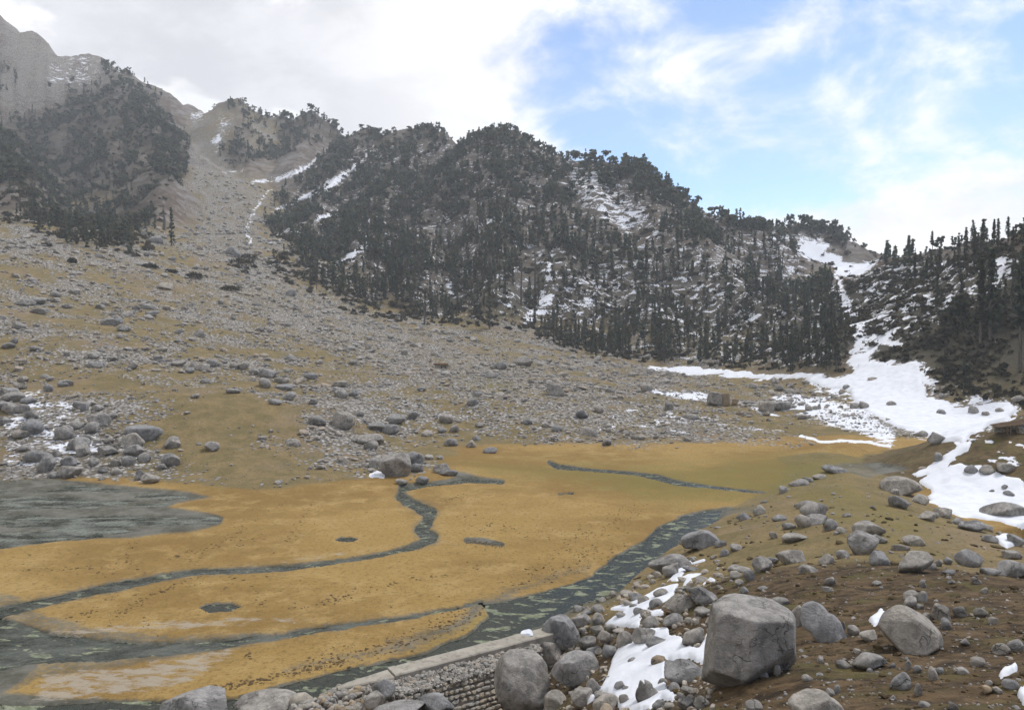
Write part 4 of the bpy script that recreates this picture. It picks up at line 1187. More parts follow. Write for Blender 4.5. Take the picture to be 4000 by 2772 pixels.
P2_ += [(1055, 358, 100, 44, 'strikingly pale flat slab tilted on the upper scree slope', None, 'pale'), (1255, 1065, 56, 30, 'dark lone stone on the smooth ochre hummock'), (1810, 965, 106, 44, 'dark overhanging slab roofing a hollow in the boulder cluster on the scree slope')]
Z_ = [(1325, 300, 62, 28, 'dark lone boulder out on the open snowfield'), (1160, 350, 46, 30, 'dark boulder at the lower edge of the snowfield'), (1770, 515, 62, 44, 'pointed rock pair poking out of the snowfield below the dark slope'), (1980, 505, 60, 60, 'leaning rock at the upper snow edge below the dark slope'), (2055, 525, 56, 40, 'rounded rock in the snow below the dark slope'), (2145, 500, 56, 36, 'low rock in the snow close to the foot of the dark slope'), (1450, 460, 56, 40, 'rock at the ragged left edge of the snowfield'), (1215, 470, 60, 40, 'dark rock among snow streaks at the ragged left edge of the snowfield'), (1275, 470, 60, 50, 'dark rock pair member among snow streaks at the snowfield edge'), (800, 375, 70, 36, 'low grey boulder on the brown turf near the two square ruins'), (170, 540, 90, 40, 'dark slab lying in the speckled snow below the square ruins'), (985, 475, 30, 40, 'small upright rock among the snow streaks'),
      (1740, 680, 110, 70, 'long snow-draped boulder where the stream leaves the snowfield'), (1640, 650, 80, 40, 'flat boulder with a strip of snow near the stream outlet'), (1750, 800, 50, 60, 'dark upright rock at the tip of the moraine bump'), (1960, 880, 80, 60, 'dark round boulder melting out of the upper hollow snow'), (2060, 880, 90, 60, 'grey round boulder melting out of the upper hollow snow'), (2180, 865, 120, 60, 'pale flat boulder on the turf above the hollow snow'), (2210, 1035, 70, 40, 'dark stone in the open hollow snow near the capped boulder'), (2180, 993, 46, 34, 'small dark stone in the hollow snow above the capped boulder'), (2095, 1018, 36, 26, 'tiny dark stone in the hollow snow')]
Z_ += [(1085, 875, 170, 44, 'long pale edging stone at the tip of the moraine'), (980, 925, 80, 34, 'flat edging stone next to the moraine tip'), (925, 945, 56, 34, 'small edging stone along the moraine rim'), (850, 965, 130, 50, 'sloping edging stone along the moraine rim'), (755, 1010, 60, 50, 'edging stone at the lower end of the moraine rim')]

ROCKS = ([r + (G_KNOLL,) if False else (r, G_KNOLL) for r in conv(A_, 2600, 1800, .609)] + [(r, 'boulders around the snow patch') for r in conv(C_, 2000, 2100, .521)]
         + [(r, 'boulders by the dam') for r in conv(B_, 1000, 2400, .521)] + [(r, 'boulders by the muddy bank') for r in conv(E_, 0, 1800, .609)]
         + [(r, G_MID) for r in conv(M_, 1300, 1200, .608)] + [(r, 'boulders in the scree') for r in conv(M2_, 1300, 1200, .608)]
         + [(r, G_PILE) for r in conv(P_, 0, 900, .608)] + [(r, 'boulders on the scree slope') for r in conv(P2_, 0, 900, .608)]
         + [(r, 'boulders in and around the snow') for r in conv(Z_, 2600, 1300, .608)])
OUTLINES = {
    'giant': zA([(330, 950), (430, 910), (620, 895), (760, 915), (805, 980), (825, 1100), (820, 1215), (740, 1285), (690, 1275), (600, 1340), (490, 1465), (340, 1420), (310, 1280), (270, 1180), (280, 1080)]),
    'slab': zA([(890, 940), (940, 915), (1040, 980), (1130, 1060), (1165, 1130), (1150, 1215), (1060, 1165), (940, 1100), (875, 1060)]),
    'bigr': zA([(1375, 1160), (1400, 1060), (1450, 970), (1500, 935), (1600, 965), (1690, 1030), (1740, 1090), (1758, 1170), (1700, 1215), (1600, 1245), (1450, 1230)]),
    'front': zA([(785, 1560), (850, 1495), (930, 1470), (1050, 1505), (1110, 1550), (1135, 1600), (1000, 1680), (850, 1670)]),
    'bank': zA([(120, 540), (130, 490), (200, 455), (290, 450), (350, 480), (375, 500), (330, 520), (290, 550), (200, 570), (140, 575)]),
    'damend': zC([(215, 690), (270, 620), (350, 575), (430, 610), (490, 670), (505, 750), (470, 800), (420, 825), (330, 790), (240, 735)]),
    'dark': zC([(320, 1010), (370, 930), (430, 870), (530, 855), (640, 885), (710, 950), (690, 1010), (650, 1060), (500, 1110), (380, 1080)]),
    'smooth': zC([(-120, 900), (30, 840), (150, 835), (230, 900), (270, 1000), (275, 1130), (230, 1250), (100, 1290), (-80, 1230), (-150, 1100)]),
    'snowslab': zC([(1145, 930), (1220, 935), (1310, 908), (1420, 960), (1500, 1000), (1510, 1060), (1490, 1110), (1300, 1090), (1150, 1040)]),
    'wedge': zC([(1310, 385), (1360, 375), (1470, 395), (1530, 440), (1540, 490), (1470, 515), (1410, 495), (1350, 430)]),
    'under': zC([(1140, 515), (1180, 460), (1280, 430), (1350, 440), (1370, 490), (1350, 540), (1290, 585), (1200, 550)]),
    'horn': zC([(930, 1200), (945, 1120), (960, 1065), (985, 1065), (1000, 1115), (1060, 1120), (1105, 1160), (1090, 1210), (1030, 1245), (950, 1240)]),
}
rng = np.random.RandomState(5)
rk = np.array([r[0][:4] for r in ROCKS], float)
x0, y0, z0, ok = hit(rk[:, 0], rk[:, 1] + 0.3 * rk[:, 3])
dep = y0 * cp - z0 * sp
mpp = dep / F
Wm = rk[:, 2] * mpp
hv = rk[:, 3] * mpp
sd_ = -z0 / np.hypot(np.hypot(x0, y0), z0)
sd_ = np.clip(sd_, 0, 0.6)
Dm = Wm * rng.uniform(0.72, 1.0, len(Wm))
Hm = np.sqrt(np.maximum(hv ** 2 - (Dm * sd_) ** 2, (0.5 * hv) ** 2)) / np.sqrt(1 - sd_ ** 2) * 1.12
lf = 0.30 * Hm
for i, (r, grp) in enumerate(ROCKS):
    if len(r) > 5 and r[5] in ('giant', 'slab', 'bigr', 'smooth', 'wedge', 'damend'):
        lf[i] = 0.33 * hv[i]
x1, y1, z1_, ok1 = hit(rk[:, 0], rk[:, 1], lift=lf, rmin=y0 * 0.72)
# stones wedged among others, whose distance the ground alone does not give
DEPTH = {'very large smooth': 42.3, 'smooth domed boulder': 27.5, 'long low boulder': 27.0, 'blunt grey boulder': 41.6, 'rounded boulder below': 40.8}
for i, (r, grp) in enumerate(ROCKS):
    for k_, Yk in DEPTH.items():
        if r[4].startswith(k_):
            q = P(rk[i, 0], rk[i, 1], Yk)
            f_ = Yk / y0[i]
            Wm[i] *= f_
            hv[i] *= f_
            Dm[i] = Wm[i] * 0.9
            Hm[i] = hv[i] * 1.15
            lf[i] = 0.3 * Hm[i]
            x1[i], y1[i], z1_[i] = q[0], q[1], q[2] - lf[i]
            ok[i] = ok1[i] = True
LMK = [('huge flat-topped', 'the huge flat-topped block'), ('leaning wedge', 'the leaning slab'), ('large dark-stained', 'the large dark-stained boulder'), ('smooth egg', 'the egg-shaped boulder'), ('big smooth dome', 'the dome-shaped boulder'),
       ('broad granite boulder overhanging', 'the boulder overhanging the stream'), ('angular broad', 'the sharp-edged broad boulder'), ('stack of two', 'the stacked pair'), ('long dark granite', 'the long dark boulder'), ('large sloping', 'the large sloping boulder'), ('pointed triangular', 'the pointed triangular stone'), ('lumpy twin', 'the twin-headed stone'),
       ('tan-yellow', 'the tan cobble'), ('large smooth boulder with a snow', 'the big boulder guarding the hollow'), ('dark oval', 'the snow-capped oval boulder'), ('big blunt', 'the blunt dam-end boulder'), ('broad dark mossy', 'the dark mossy boulder'), ('very large smooth', 'the very large smooth boulder'), ('flat-sided granite', 'the slab banked with snow'),
       ('sharp wedge', 'the tilted wedge'), ('horned', 'the horned boulder'), ('tan boulder embedded', 'the tan boulder'), ('flat weathered', 'the flat weathered boulder'), ('massive cracked', 'the massive cracked boulder'), ('lone boulder at the rim', 'the lone rim boulder'), ('broad flat-topped', 'the flat-topped crowning boulder'), ('blocky two-tiered', 'the two-tiered boulder'),
       ('strikingly pale', 'the strikingly pale slab'), ('dark lone stone', 'the dark lone hummock stone'), ('dark overhanging slab', 'the dark overhanging slab'), ('dome-shaped boulder alone', 'the lone domed boulder')]
marks = []
for i, (r, grp) in enumerate(ROCKS):
    for k_, nm_ in LMK:
        if r[4].startswith(k_):
            marks.append((x1[i], y1[i], nm_))
cnt = {}
for r, grp in ROCKS:
    cnt[r[4]] = cnt.get(r[4], 0) + 1
ZONE = {L_KS: 'in moraine earth', L_KM: 'on the moraine crown', L_SN: 'by the snow patch', L_RI: 'along the moraine rim', L_M2: 'in the lower scree', L_PI: 'in the poolside heap', L_FL: 'on the upper scree'}


def rock_label(i, r, grp):
    if cnt[r[4]] == 1:
        return r[4]
    asp = r[2] / r[3]
    shp = 'flat' if asp > 2.1 else 'low broad' if asp > 1.55 else 'rounded' if asp > 1.12 else 'blocky' if asp > 0.9 else 'upright'
    siz = 'tiny' if Wm[i] < 0.45 else 'small' if Wm[i] < 0.8 else 'mid-sized' if Wm[i] < 1.5 else 'large' if Wm[i] < 3 else 'massive'
    nr = min(marks, key=lambda m_: (m_[0] - x1[i]) ** 2 + (m_[1] - y1[i]) ** 2)[2]
    return '%s %s grey boulder %s, near %s' % (siz, shp, ZONE[r[4]], nr)


for i, (r, grp) in enumerate(ROCKS):
    if not (ok[i] and ok1[i]):
        continue
    sub = 5 if r[2] > 170 else 4 if r[2] > 60 else 3 if r[2] > 24 else 2
    tone = r[6] if len(r) > 6 else None
    key = r[5] if len(r) > 5 else None
    if key in BLOCKS:
        V, Fc = block_shape(rng, 6, BLOCKS[key][0], BLOCKS[key][1])
        Hh = hv[i] * 0.98
        V = V * np.array([Wm[i] * 1.04, Wm[i] * 0.8, Hh]) * 0.5
        loc = (x1[i], y1[i], z1_[i] + lf[i])
        rot = (-0.10, 0.03, -0.12)
    elif key:
        o = np.array(OUTLINES[key])
        rel = np.stack([o[:, 0] - r[0], -(o[:, 1] - r[1])], 1)
        V, Fc = outline_shape(rng, 5, rel, 0.42 * Wm[i], (y1[i] * cp - z1_[i] * sp) / F * 1.0)
        cz = z1_[i] + lf[i]
        loc = (x1[i], y1[i], cz)
        a = -math.atan2(x1[i], y1[i])
        rot = (-0.6 * math.atan2(-cz, y1[i]), 0, a)
    else:
        ang = rng.uniform(0.35, 1.0)
        V, Fc = rock_shape(rng, sub, ang)
        th = rng.uniform(0, 6.28)
        V = V * np.array([Wm[i], Dm[i], Hm[i]]) * 0.5 * 1.04
        loc = (x1[i], y1[i], z1_[i] + 0.30 * Hm[i])
        rot = (rng.uniform(-.1, .1), rng.uniform(-.14, .14), rng.uniform(-.25, .25))
    me = mesh_np('boulder', V, Fc)
    mat = {'tan': M_TAN, 'pale': M_PALE}.get(tone, M_ROCK)
    lab = rock_label(i, r, grp)
    add_obj('boulder', me, mat, loc=loc, rot=rot, label=lab, category='boulder', group=grp)

# ------------------------------------------------------------------ scree: stones beyond the boulders told apart above
def scatter_px(n, poly_bounds, rngs):
    x0_, y0_, x1_, y1_ = poly_bounds
    return rngs.uniform(x0_, x1_, n), rngs.uniform(y0_, y1_, n)


def stone_field(name, pts, sizes, sub, mat, label, cat, flat=0.62, sink=0.22, seed=3, nvar=14):
    """joined stones of real geometry: pts (n,3), sizes in metres"""
    rg = np.random.RandomState(seed)
    n = len(pts)
    var = [rock_shape(rg, sub, rg.uniform(0.5, 1.0)) for _ in range(nvar)]
    Fc = var[0][1]
    VV = np.array([v[0] for v in var])
    pick = rg.randint(0, nvar, n)
    a = rg.uniform(0, 6.283, n)
    t1 = rg.uniform(-.35, .35, n)
    sx_, sy_ = sizes * 0.5 * rg.uniform(0.8, 1.25, n), sizes * 0.5 * rg.uniform(0.6, 1.0, n)
    sz_ = sizes * 0.5 * flat * rg.uniform(0.6, 1.3, n)
    B = VV[pick]
    bx, by, bz = B[..., 0] * sx_[:, None], B[..., 1] * sy_[:, None], B[..., 2] * sz_[:, None]
    bx, bz = bx * np.cos(t1)[:, None] - bz * np.sin(t1)[:, None], bx * np.sin(t1)[:, None] + bz * np.cos(t1)[:, None]
    X = bx * np.cos(a)[:, None] - by * np.sin(a)[:, None] + pts[:, 0:1]
    Yv = bx * np.sin(a)[:, None] + by * np.cos(a)[:, None] + pts[:, 1:2]
    Zv = bz + pts[:, 2:3] + (sz_ * (1 - 2 * sink))[:, None]
    V = np.stack([X, Yv, Zv], -1).reshape(-1, 3)
    Q = (Fc[None] + (np.arange(n) * len(VV[0]))[:, None, None]).reshape(-1, 3)
    tint = np.repeat(rg.rand(n), len(VV[0]))
    me = mesh_np(name, V, Q, False, {'tint': ('FLOAT', tint)})
    return add_obj(name, me, mat, label=label, category=cat, kind='stuff')


rs = np.random.RandomState(77)
# candidates spread evenly over the ground as it recedes
N = 84000
tt = rs.uniform(math.radians(-36), math.radians(36), N)
rad = np.exp(rs.uniform(math.log(92), math.log(700), N))
cx_, cy_ = rad * np.sin(tt), rad * np.cos(tt)
st = sample(STONY, cx_, cy_) * (1 - np.clip(sample(valley, cx_, cy_) * 1.2, 0, 0.86))
mt = sample(G_M, cx_, cy_)
st = st * (1 - 0.75 * mt) + 0.16 * (sample(G_F, cx_, cy_) > 0.5)
pxs = np.exp(rs.normal(math.log(6.8), 0.62, N))             # size in photo pixels
pxs = np.clip(pxs * np.exp(0.9 * fbm(cx_, cy_, 34, 3, 191)), 4.5, 48)
keep = rs.rand(N) < np.clip(sstep(0.15, 0.85, st), 0, 1) * np.clip(1.25 - 0.35 * (rad / 400), 0.35, 1) * np.clip(0.72 + 1.5 * fbm(cx_, cy_, 11, 3, 195), 0.1, 1.15)
cx_, cy_, rad, pxs = cx_[keep], cy_[keep], rad[keep], pxs[keep]
cz_ = sample(GZ, cx_, cy_)
sz = np.clip(pxs * rad / F, 0.12, 3.4)
big = pxs > 18
print('scree stones', len(cx_), 'big', big.sum())
pts = np.stack([cx_, cy_, cz_], 1)
stone_field('scree_stones', pts[big], sz[big], 2, M_SCREE, 'loose grey stones covering the scree slope above the meadow', 'scree', seed=4, sink=0.25, flat=0.55)
stone_field('scree_rubble', pts[~big], sz[~big], 1, M_SCREE, 'small grey rubble filling the scree slope between the larger stones', 'rubble', seed=5, flat=0.5)
# pebbles and small stones on the moraine and bump
N = 17000
tt = rs.uniform(math.radians(-36), math.radians(36), N)
rad = np.exp(rs.uniform(math.log(14), math.log(125), N))
cx_, cy_ = rad * np.sin(tt), rad * np.cos(tt)
km = sample(mx(G_K, G_B), cx_, cy_) * (1 - np.clip(sample(mx(fgS, hollow), cx_, cy_) * 1.5, 0, 1)) * (0.25 + 0.75 * sample(kn_earth, cx_, cy_))
pxs = np.clip(np.exp(rs.normal(math.log(7.5), 0.5, N)), 4, 30)
keep = rs.rand(N) < km * np.clip(0.5 + 0.9 * fbm(cx_, cy_, 4, 3, 151), 0.05, 1)
cx_, cy_, rad, pxs = cx_[keep], cy_[keep], rad[keep], pxs[keep]
pts = np.stack([cx_, cy_, sample(GZ, cx_, cy_)], 1)
stone_field('pebbles', pts, pxs * rad / F, 1, M_SCREE, 'small pebbles strewn over the brown earth of the moraine', 'pebbles', seed=6, sink=0.35)
# dense cobbles packed around the snow patch and in the gap by the dam
N = 1000
ax_ = rs.uniform(2010, 2900, N)
ay_ = rs.uniform(2180, 2800, N)
inside = poly_sd(ax_, ay_, zC([(480, 500), (640, 440), (1000, 360), (1250, 170), (1480, 180), (1560, 330), (1480, 600), (1500, 900), (1560, 1130), (1450, 1300), (200, 1320), (240, 1120), (330, 820), (520, 760)])) > -20
ax_, ay_ = ax_[inside], ay_[inside]
hx, hy, hz, okk = hit(ax_, ay_)
sn_ = sample(fgS, hx, hy)
kp = okk & (sn_ < 0.35)
pxs = np.clip(np.exp(rs.normal(math.log(19), 0.45, len(hx))), 8, 48)
stone_field('cobbles', np.stack([hx, hy, hz], 1)[kp], (pxs * hy / F)[kp], 2, M_SCREE, 'grey cobbles packed around the snow patch on the moraine', 'cobbles', seed=8, sink=0.3, flat=0.8)

# ------------------------------------------------------------------ the dam: concrete coping, rubble apron, masonry face
def concrete_material():
    m, g = new_mat('concrete')
    geo = g.n('ShaderNodeNewGeometry')
    p = geo.outputs['Position']
    n1 = g.noise(p, 0.8, 5, 0.6, 0.3)
    n2 = g.noise(p, 7.0, 4, 0.7)
    st = g.noise(g.mapping(p, (2.6, 2.6, 0.35)), 1.0, 4, 0.6)
    col = g.mix(g.ramp(n1, 0.3, 0.7), (0.27, 0.245, 0.205), (0.36, 0.33, 0.275))
    col = g.mix(g.math('MULTIPLY', g.ramp(st, 0.5, 0.68), 0.5), col, (0.13, 0.112, 0.085))
    col = g.mix(g.math('MULTIPLY', g.ramp(n2, 0.58, 0.72), 0.4), col, (0.20, 0.175, 0.135))
    finish(g, col, 0.93, g.math('ADD', n2, n1), 0.4, 0.04, 0.2)
    return m


M_CONC = concrete_material()


def dam_pt(s, t, z):
    return (DA[0] + DU[0] * s + DN[0] * t, DA[1] + DU[1] * s + DN[1] * t, z)


def slab_strip(name, secs, mat, parent):
    """solid strip: each section = (s, t_back, t_front, z_top_back, z_top_front, z_bottom)"""
    V, Q = [], []
    rg = np.random.RandomState(2)
    for (s, tb, tf, zb, zf, zl, *bt) in secs:
        j = rg.uniform(-.02, .02, 4)
        V += [dam_pt(s, tb + j[0], zl), dam_pt(s, tb + j[0], zb - 0.04), dam_pt(s, tb + 0.05 + j[1], zb + j[2] * .5), dam_pt(s, tf - 0.06 + j[1], zf + j[3] * .5), dam_pt(s, tf + j[1], zf - 0.06), dam_pt(s, tf + 0.03 + j[3] + (bt[0] if bt else 0), zl)]
    n = len(secs)
    for i in range(n - 1):
        for k in range(6):
            a, b = i * 6 + k, i * 6 + (k + 1) % 6
            Q.append((a, b, b + 6, a + 6))
    Vn = np.array(V)
    me = bpy.data.meshes.new(name)
    caps = [tuple(range(5, -1, -1)), tuple(range((n - 1) * 6, n * 6))]
    me.from_pydata([tuple(v) for v in Vn - np.array(parent.location)], [], Q + caps)
    me.update()
    o = add_obj(name, me, mat, parent=parent)
    return o


dam = add_obj('check_dam', None, loc=dam_pt(6.0, 1.0, -23.0), label='low check dam of dry stone masonry under a grey concrete coping beside the stream', category='dam')
sec1 = [(0.0, -0.15, 0.12, -19.25, -19.3, -20.6)] + [(s, -0.2 + 0.0 * s, 0.18 + 0.23 * s, -19.2 + 0.06 * s, -19.25 + 0.06 * s, -20.8) for s in (0.6, 1.2, 1.8, 2.4, 2.95)]
slab_strip('broken_coping', sec1, M_CONC, dam)
sec2 = [(s, -0.28, 0.82, -18.98 + 0.012 * s, -19.03 + 0.012 * s, -21.0) for s in np.arange(3.02, 13.9, 0.6)]
slab_strip('coping', sec2, M_CONC, dam)
# masonry stones
stone_meshes = []
rg = np.random.RandomState(12)
for k in range(8):
    V, Fc = rock_shape(rg, 2, 1.0, [(1, 0, 0, .72), (-1, 0, 0, .72), (0, 0, 1, .72), (0, 0, -1, .72), (0, 1, 0, .7), (0, -1, 0, .7)])
    V = np.sign(V) * np.abs(V) ** 0.8
    stone_meshes.append(mesh_np('stone', V * 0.5, Fc, False, {'tint': ('FLOAT', np.full(len(V), [0.5, 0.7, 0.4, 0.9, 0.6, 0.3, 0.55, 0.8][k]))}))
    stone_meshes[-1].materials.append(M_MASON)
pl_ = np.array(dam.location)
rotz = math.atan2(DU[1], DU[0])


def front_t(s):
    return 2.35 - 0.9 * sstep(7.5, 12.5, s) - 0.5 * sstep(2.4, 1.2, s)


core = [(s, 0.9, front_t(s) - 0.22, -19.30, -19.52, -23.6, 2.2) for s in np.arange(1.5, 12.4, 0.5)]
slab_strip('masonry_core', core, M_MASON, dam)
nst = 0
z = -19.62
row = 0
while z > -21.95 and nst < 290:
    hgt = rg.uniform(0.20, 0.30)
    s = 1.25 + rg.uniform(0, 0.3)
    while s < 12.3 and nst < 296:
        w = rg.uniform(0.22, 0.56)
        t = front_t(s + w / 2) + rg.uniform(-.05, .06) + 0.55 * (-19.62 - z)
        o = bpy.data.objects.new('stone', stone_meshes[rg.randint(8)])
        COL.objects.link(o)
        o.parent = dam
        o.location = Vector(dam_pt(s + w / 2, t - 0.16, z - hgt / 2)) - Vector(pl_)
        o.scale = (w * 0.97, 0.46, hgt * rg.uniform(0.9, 1.08))
        o.rotation_euler = (-0.45 + rg.uniform(-.1, .1), rg.uniform(-.1, .1), rotz + rg.uniform(-.1, .1))
        nst += 1
        s += w
    z -= hgt
    row += 1
# rubble fill on the apron behind the face: many small stones, one part
pts_, szs = [], []
for _ in range(1100):
    s = rg.uniform(1.2, 12.4)
    t = rg.uniform(0.85, front_t(s) + 0.02)
    f = (t - 0.85) / (front_t(s) - 0.85)
    pts_.append(np.array(dam_pt(s, t, -19.33 - 0.22 * f + rg.uniform(-.02, .06))) - pl_)
    szs.append(rg.uniform(0.16, 0.34))
o = stone_field('rubble_fill', np.array(pts_), np.array(szs), 1, M_MASON, '', '', seed=9, flat=0.8)
o.parent = dam
for k in ('label', 'category'):
    del o[k]

# cobble heap at the broken end
cob = []
for _ in range(90):
    cob.append((rg.uniform(250, 900), rg.uniform(545, 725), rg.uniform(46, 86), 0))
cb = conv(cob, 1000, 2400, .521)
cpx = np.array([c[:3] for c in cb])
for (px_, py_, w_) in cpx:
    # keep the heap below the coping line
    if py_ < 2684 + (px_ - 1312) * (2600 - 2684) / (1500 - 1312) + 14:
        continue
    zc = -19.36 - 0.003 * (py_ - 2684)
    Xc, Yc, Zc = zat(px_, py_, zc)
    wm = w_ * Yc / F
    V, Fc = rock_shape(rg, 3, 0.35)
    V = V * np.array([wm, wm * rg.uniform(.7, .95), wm * rg.uniform(.6, .8)]) * 0.5
    add_obj('cobble', mesh_np('cobble', V, Fc), M_TAN if (tn := rg.rand() < 0.3) else M_PALE, loc=(Xc, Yc, Zc), rot=(rg.uniform(-.3, .3), rg.uniform(-.3, .3), rg.uniform(0, 6)),
            label=('large ' if wm > 0.48 else 'mid-sized ' if wm > 0.4 else 'small ') + ('tan' if tn else 'pale grey') + ' cobble heaped at the broken end of the dam coping', category='cobble', group='cobbles heaped at the dam')
# fill under the heap and scrap of snow on the coping
hp = []
for _ in range(420):
    px_, py_ = 1000 + .521 * rg.uniform(230, 920), 2400 + .521 * rg.uniform(560, 800)
    if py_ < 2684 + (px_ - 1312) * (2600 - 2684) / (1500 - 1312) + 16:
        continue
    hp.append(zat(px_, py_, -19.62 - 0.003 * (py_ - 2684)))
stone_field('cobble_fill', np.array(hp), rg.uniform(0.3, 0.6, len(hp)), 2, M_MASON, 'smaller pale cobbles filling the heap at the broken end of the dam', 'cobbles', seed=15, flat=0.8)
Vs, Fs = rock_shape(rg, 4, 0.2)
add_obj('snow_lump', mesh_np('snow_lump', Vs * np.array([.44, .5, .13]), Fs), M_SNOW, loc=(0.95, 49.3, -18.82), label='melting lump of snow lying on the end of the concrete coping', category='snow')
#__PART3__
# ------------------------------------------------------------------ trees
def leafy(g, col):
    d1 = g.n('ShaderNodeBsdfDiffuse')
    d2 = g.n('ShaderNodeBsdfTranslucent')
    g.set(d1, 'Color', col)
    g.set(d2, 'Color', col)
    mxs = g.n('ShaderNodeMixShader', Fac=0.45)
    g.set(mxs, 1, d1.outputs[0])
    g.set(mxs, 2, d2.outputs[0])
    out = g.n('ShaderNodeOutputMaterial')
    g.set(out, 'Surface', mxs.outputs[0])


def foliage_material(name, c1, c2, c3):
    m, g = new_mat(name)
    geo = g.n('ShaderNodeNewGeometry')
    oi = g.n('ShaderNodeObjectInfo')
    at = g.n('ShaderNodeAttribute', _attribute_name='tint')
    n = g.noise(geo.outputs['Position'], 0.5, 3, 0.6)
    col = g.mix(g.ramp(n, 0.35, 0.65), c1, c2)
    v = g.math('FRACT', g.math('ADD', at.outputs['Fac'], oi.outputs['Random']))
    col = g.mix(g.math('MULTIPLY', g.ramp(v, 0.3, 1.0), 0.7), col, c3)
    leafy(g, col)
    return m


M_FIR = foliage_material('fir_needles', (0.060, 0.080, 0.056), (0.100, 0.120, 0.078), (0.13, 0.118, 0.08))
M_OAK = foliage_material('evergreen_leaves', (0.055, 0.072, 0.045), (0.092, 0.108, 0.062), (0.115, 0.108, 0.07))
M_SHRUB = foliage_material('dwarf_shrub', (0.055, 0.050, 0.032), (0.090, 0.072, 0.048), (0.066, 0.066, 0.042))


def bark_material():
    m, g = new_mat('bark')
    geo = g.n('ShaderNodeNewGeometry')
    n = g.noise(g.mapping(geo.outputs['Position'], (3, 3, .6)), 1.5, 4, 0.6)
    finish(g, g.mix(g.ramp(n, 0.35, 0.65), (0.045, 0.038, 0.032), (0.115, 0.10, 0.088)), 0.95, n, 0.4, 0.05)
    return m


M_BARK = bark_material()


def leaf_quads(C, size, rg, up=0.35):
    """quads of given size about centres C, loosely facing up and out"""
    n = len(C)
    a = rg.normal(size=(n, 3))
    a /= np.linalg.norm(a, axis=1)[:, None]
    b = rg.normal(size=(n, 3))
    b[:, 2] *= 0.7
    b -= a * (a * b).sum(1)[:, None]
    b /= np.linalg.norm(b, axis=1)[:, None]
    s = (size * rg.uniform(0.6, 1.3, n))[:, None] * 0.5
    k = rg.uniform(0.45, 0.9, n)[:, None]
    return np.stack([C - a * s - b * s * k, C + a * s * 0.7 - b * s * k, C + a * s + b * s * k, C - a * s * 0.6 + b * s * k], 1)


def fir_crown(rg, n, leaf, ragged=0.5, width=0.13, bare=0.18):
    """narrow tiered crown, unit height"""
    C = []
    tiers = 17
    for k in range(tiers):
        t = bare + (1 - bare) * (k + rg.uniform(0, .8)) / tiers
        prof = width * (min(1, (t - bare) / 0.16 + 0.45)) * (1 - ((t - bare) / (1 - bare)) ** 1.6 * 0.86)
        prof *= rg.uniform(0.45, 1.2)
        nb = 5
        for _ in range(nb):
            a = rg.uniform(0, 6.283)
            L = prof * (1 - ragged * rg.rand() ** 1.3)
            m = max(1, int(n / tiers / nb + rg.rand()))
            f = rg.uniform(0.25, 1.0, m)
            C += [(math.cos(a) * L * q + rg.normal() * .008, math.sin(a) * L * q + rg.normal() * .008, t - 0.25 * L * q + rg.normal() * 0.012) for q in f]
    C = np.array(C)
    return leaf_quads(C, np.full(len(C), leaf), rg)


def oak_crown(rg, n, leaf, width=0.42):
    """broad lumpy crown, unit height"""
    cl = 11
    cen = []
    for k in range(cl):
        t = rg.uniform(0.36, 0.9)
        r = width * math.sqrt(max(0.05, 1 - ((t - 0.56) / 0.46) ** 2)) * rg.uniform(0.15, 0.85)
        a = rg.uniform(0, 6.283)
        cen.append((r * math.cos(a), r * math.sin(a), t, rg.uniform(0.11, 0.19)))
    C = []
    for c in cen:
        m = n // cl
        d = rg.normal(size=(m, 3))
        d /= np.linalg.norm(d, axis=1)[:, None]
        d *= rg.uniform(0.6, 1.0, m)[:, None] * c[3]
        d[:, 2] *= 0.75
        C.append(np.array(c[:3]) + d)
    C = np.concatenate(C)
    return leaf_quads(C, np.full(len(C), leaf), rg)


def trunk_mesh(rg, rad, top, branches=0, lean=0.02):
    """tapered trunk with limbs, unit height"""
    V, Q = [], []

    def tube(p0, p1, r0, r1, seg=6):
        d = Vector(p1) - Vector(p0)
        u = d.orthogonal().normalized()
        w = d.cross(u).normalized()
        b = len(V)
        for p, r in ((p0, r0), (p1, r1)):
            for i in range(seg):
                a = 6.2832 * i / seg
                q = Vector(p) + u * math.cos(a) * r + w * math.sin(a) * r
                V.append(tuple(q))
        for i in range(seg):
            j = (i + 1) % seg
            Q.append((b + i, b + j, b + seg + j, b + seg + i))
    mid = (rg.uniform(-lean, lean), rg.uniform(-lean, lean), top * .5)
    end = (rg.uniform(-lean, lean), rg.uniform(-lean, lean), top)
    tube((0, 0, -0.06), mid, rad * 1.25, rad * .75)
    tube(mid, end, rad * .75, rad * .2)
    for _ in range(branches):
        t = rg.uniform(0.3, 0.9) * top
        a = rg.uniform(0, 6.283)
        L = rg.uniform(0.05, 0.13)
        tube((0, 0, t), (L * math.cos(a), L * math.sin(a), t + rg.uniform(-.01, .09)), rad * .35, rad * .12, 4)
    return np.array(V), np.array(Q)


rg = np.random.RandomState(31)
KINDS = []       # (name, crown mesh, trunk mesh, material)
protoQ = []      # light versions for the far wood


def soft_normals(me, nrm):
    nrm = nrm / (np.linalg.norm(nrm, axis=1)[:, None] + 1e-9)
    me.normals_split_custom_set_from_vertices(nrm.astype(np.float32))


def crown_normals(V):
    n = V * np.array([1.0, 1.0, 0.0])
    n /= (np.abs(n).max() + 1e-9)
    n[:, 2] = 0.25 + 0.9 * (V[:, 2] - V[:, 2].mean()) / (np.ptp(V[:, 2]) + 1e-9)
    return n


def quads_mesh(name, Qd):
    V = Qd.reshape(-1, 3)
    Fq = np.arange(len(V)).reshape(-1, 4)
    me = mesh_np(name, V, Fq, True)
    soft_normals(me, crown_normals(V))
    return me


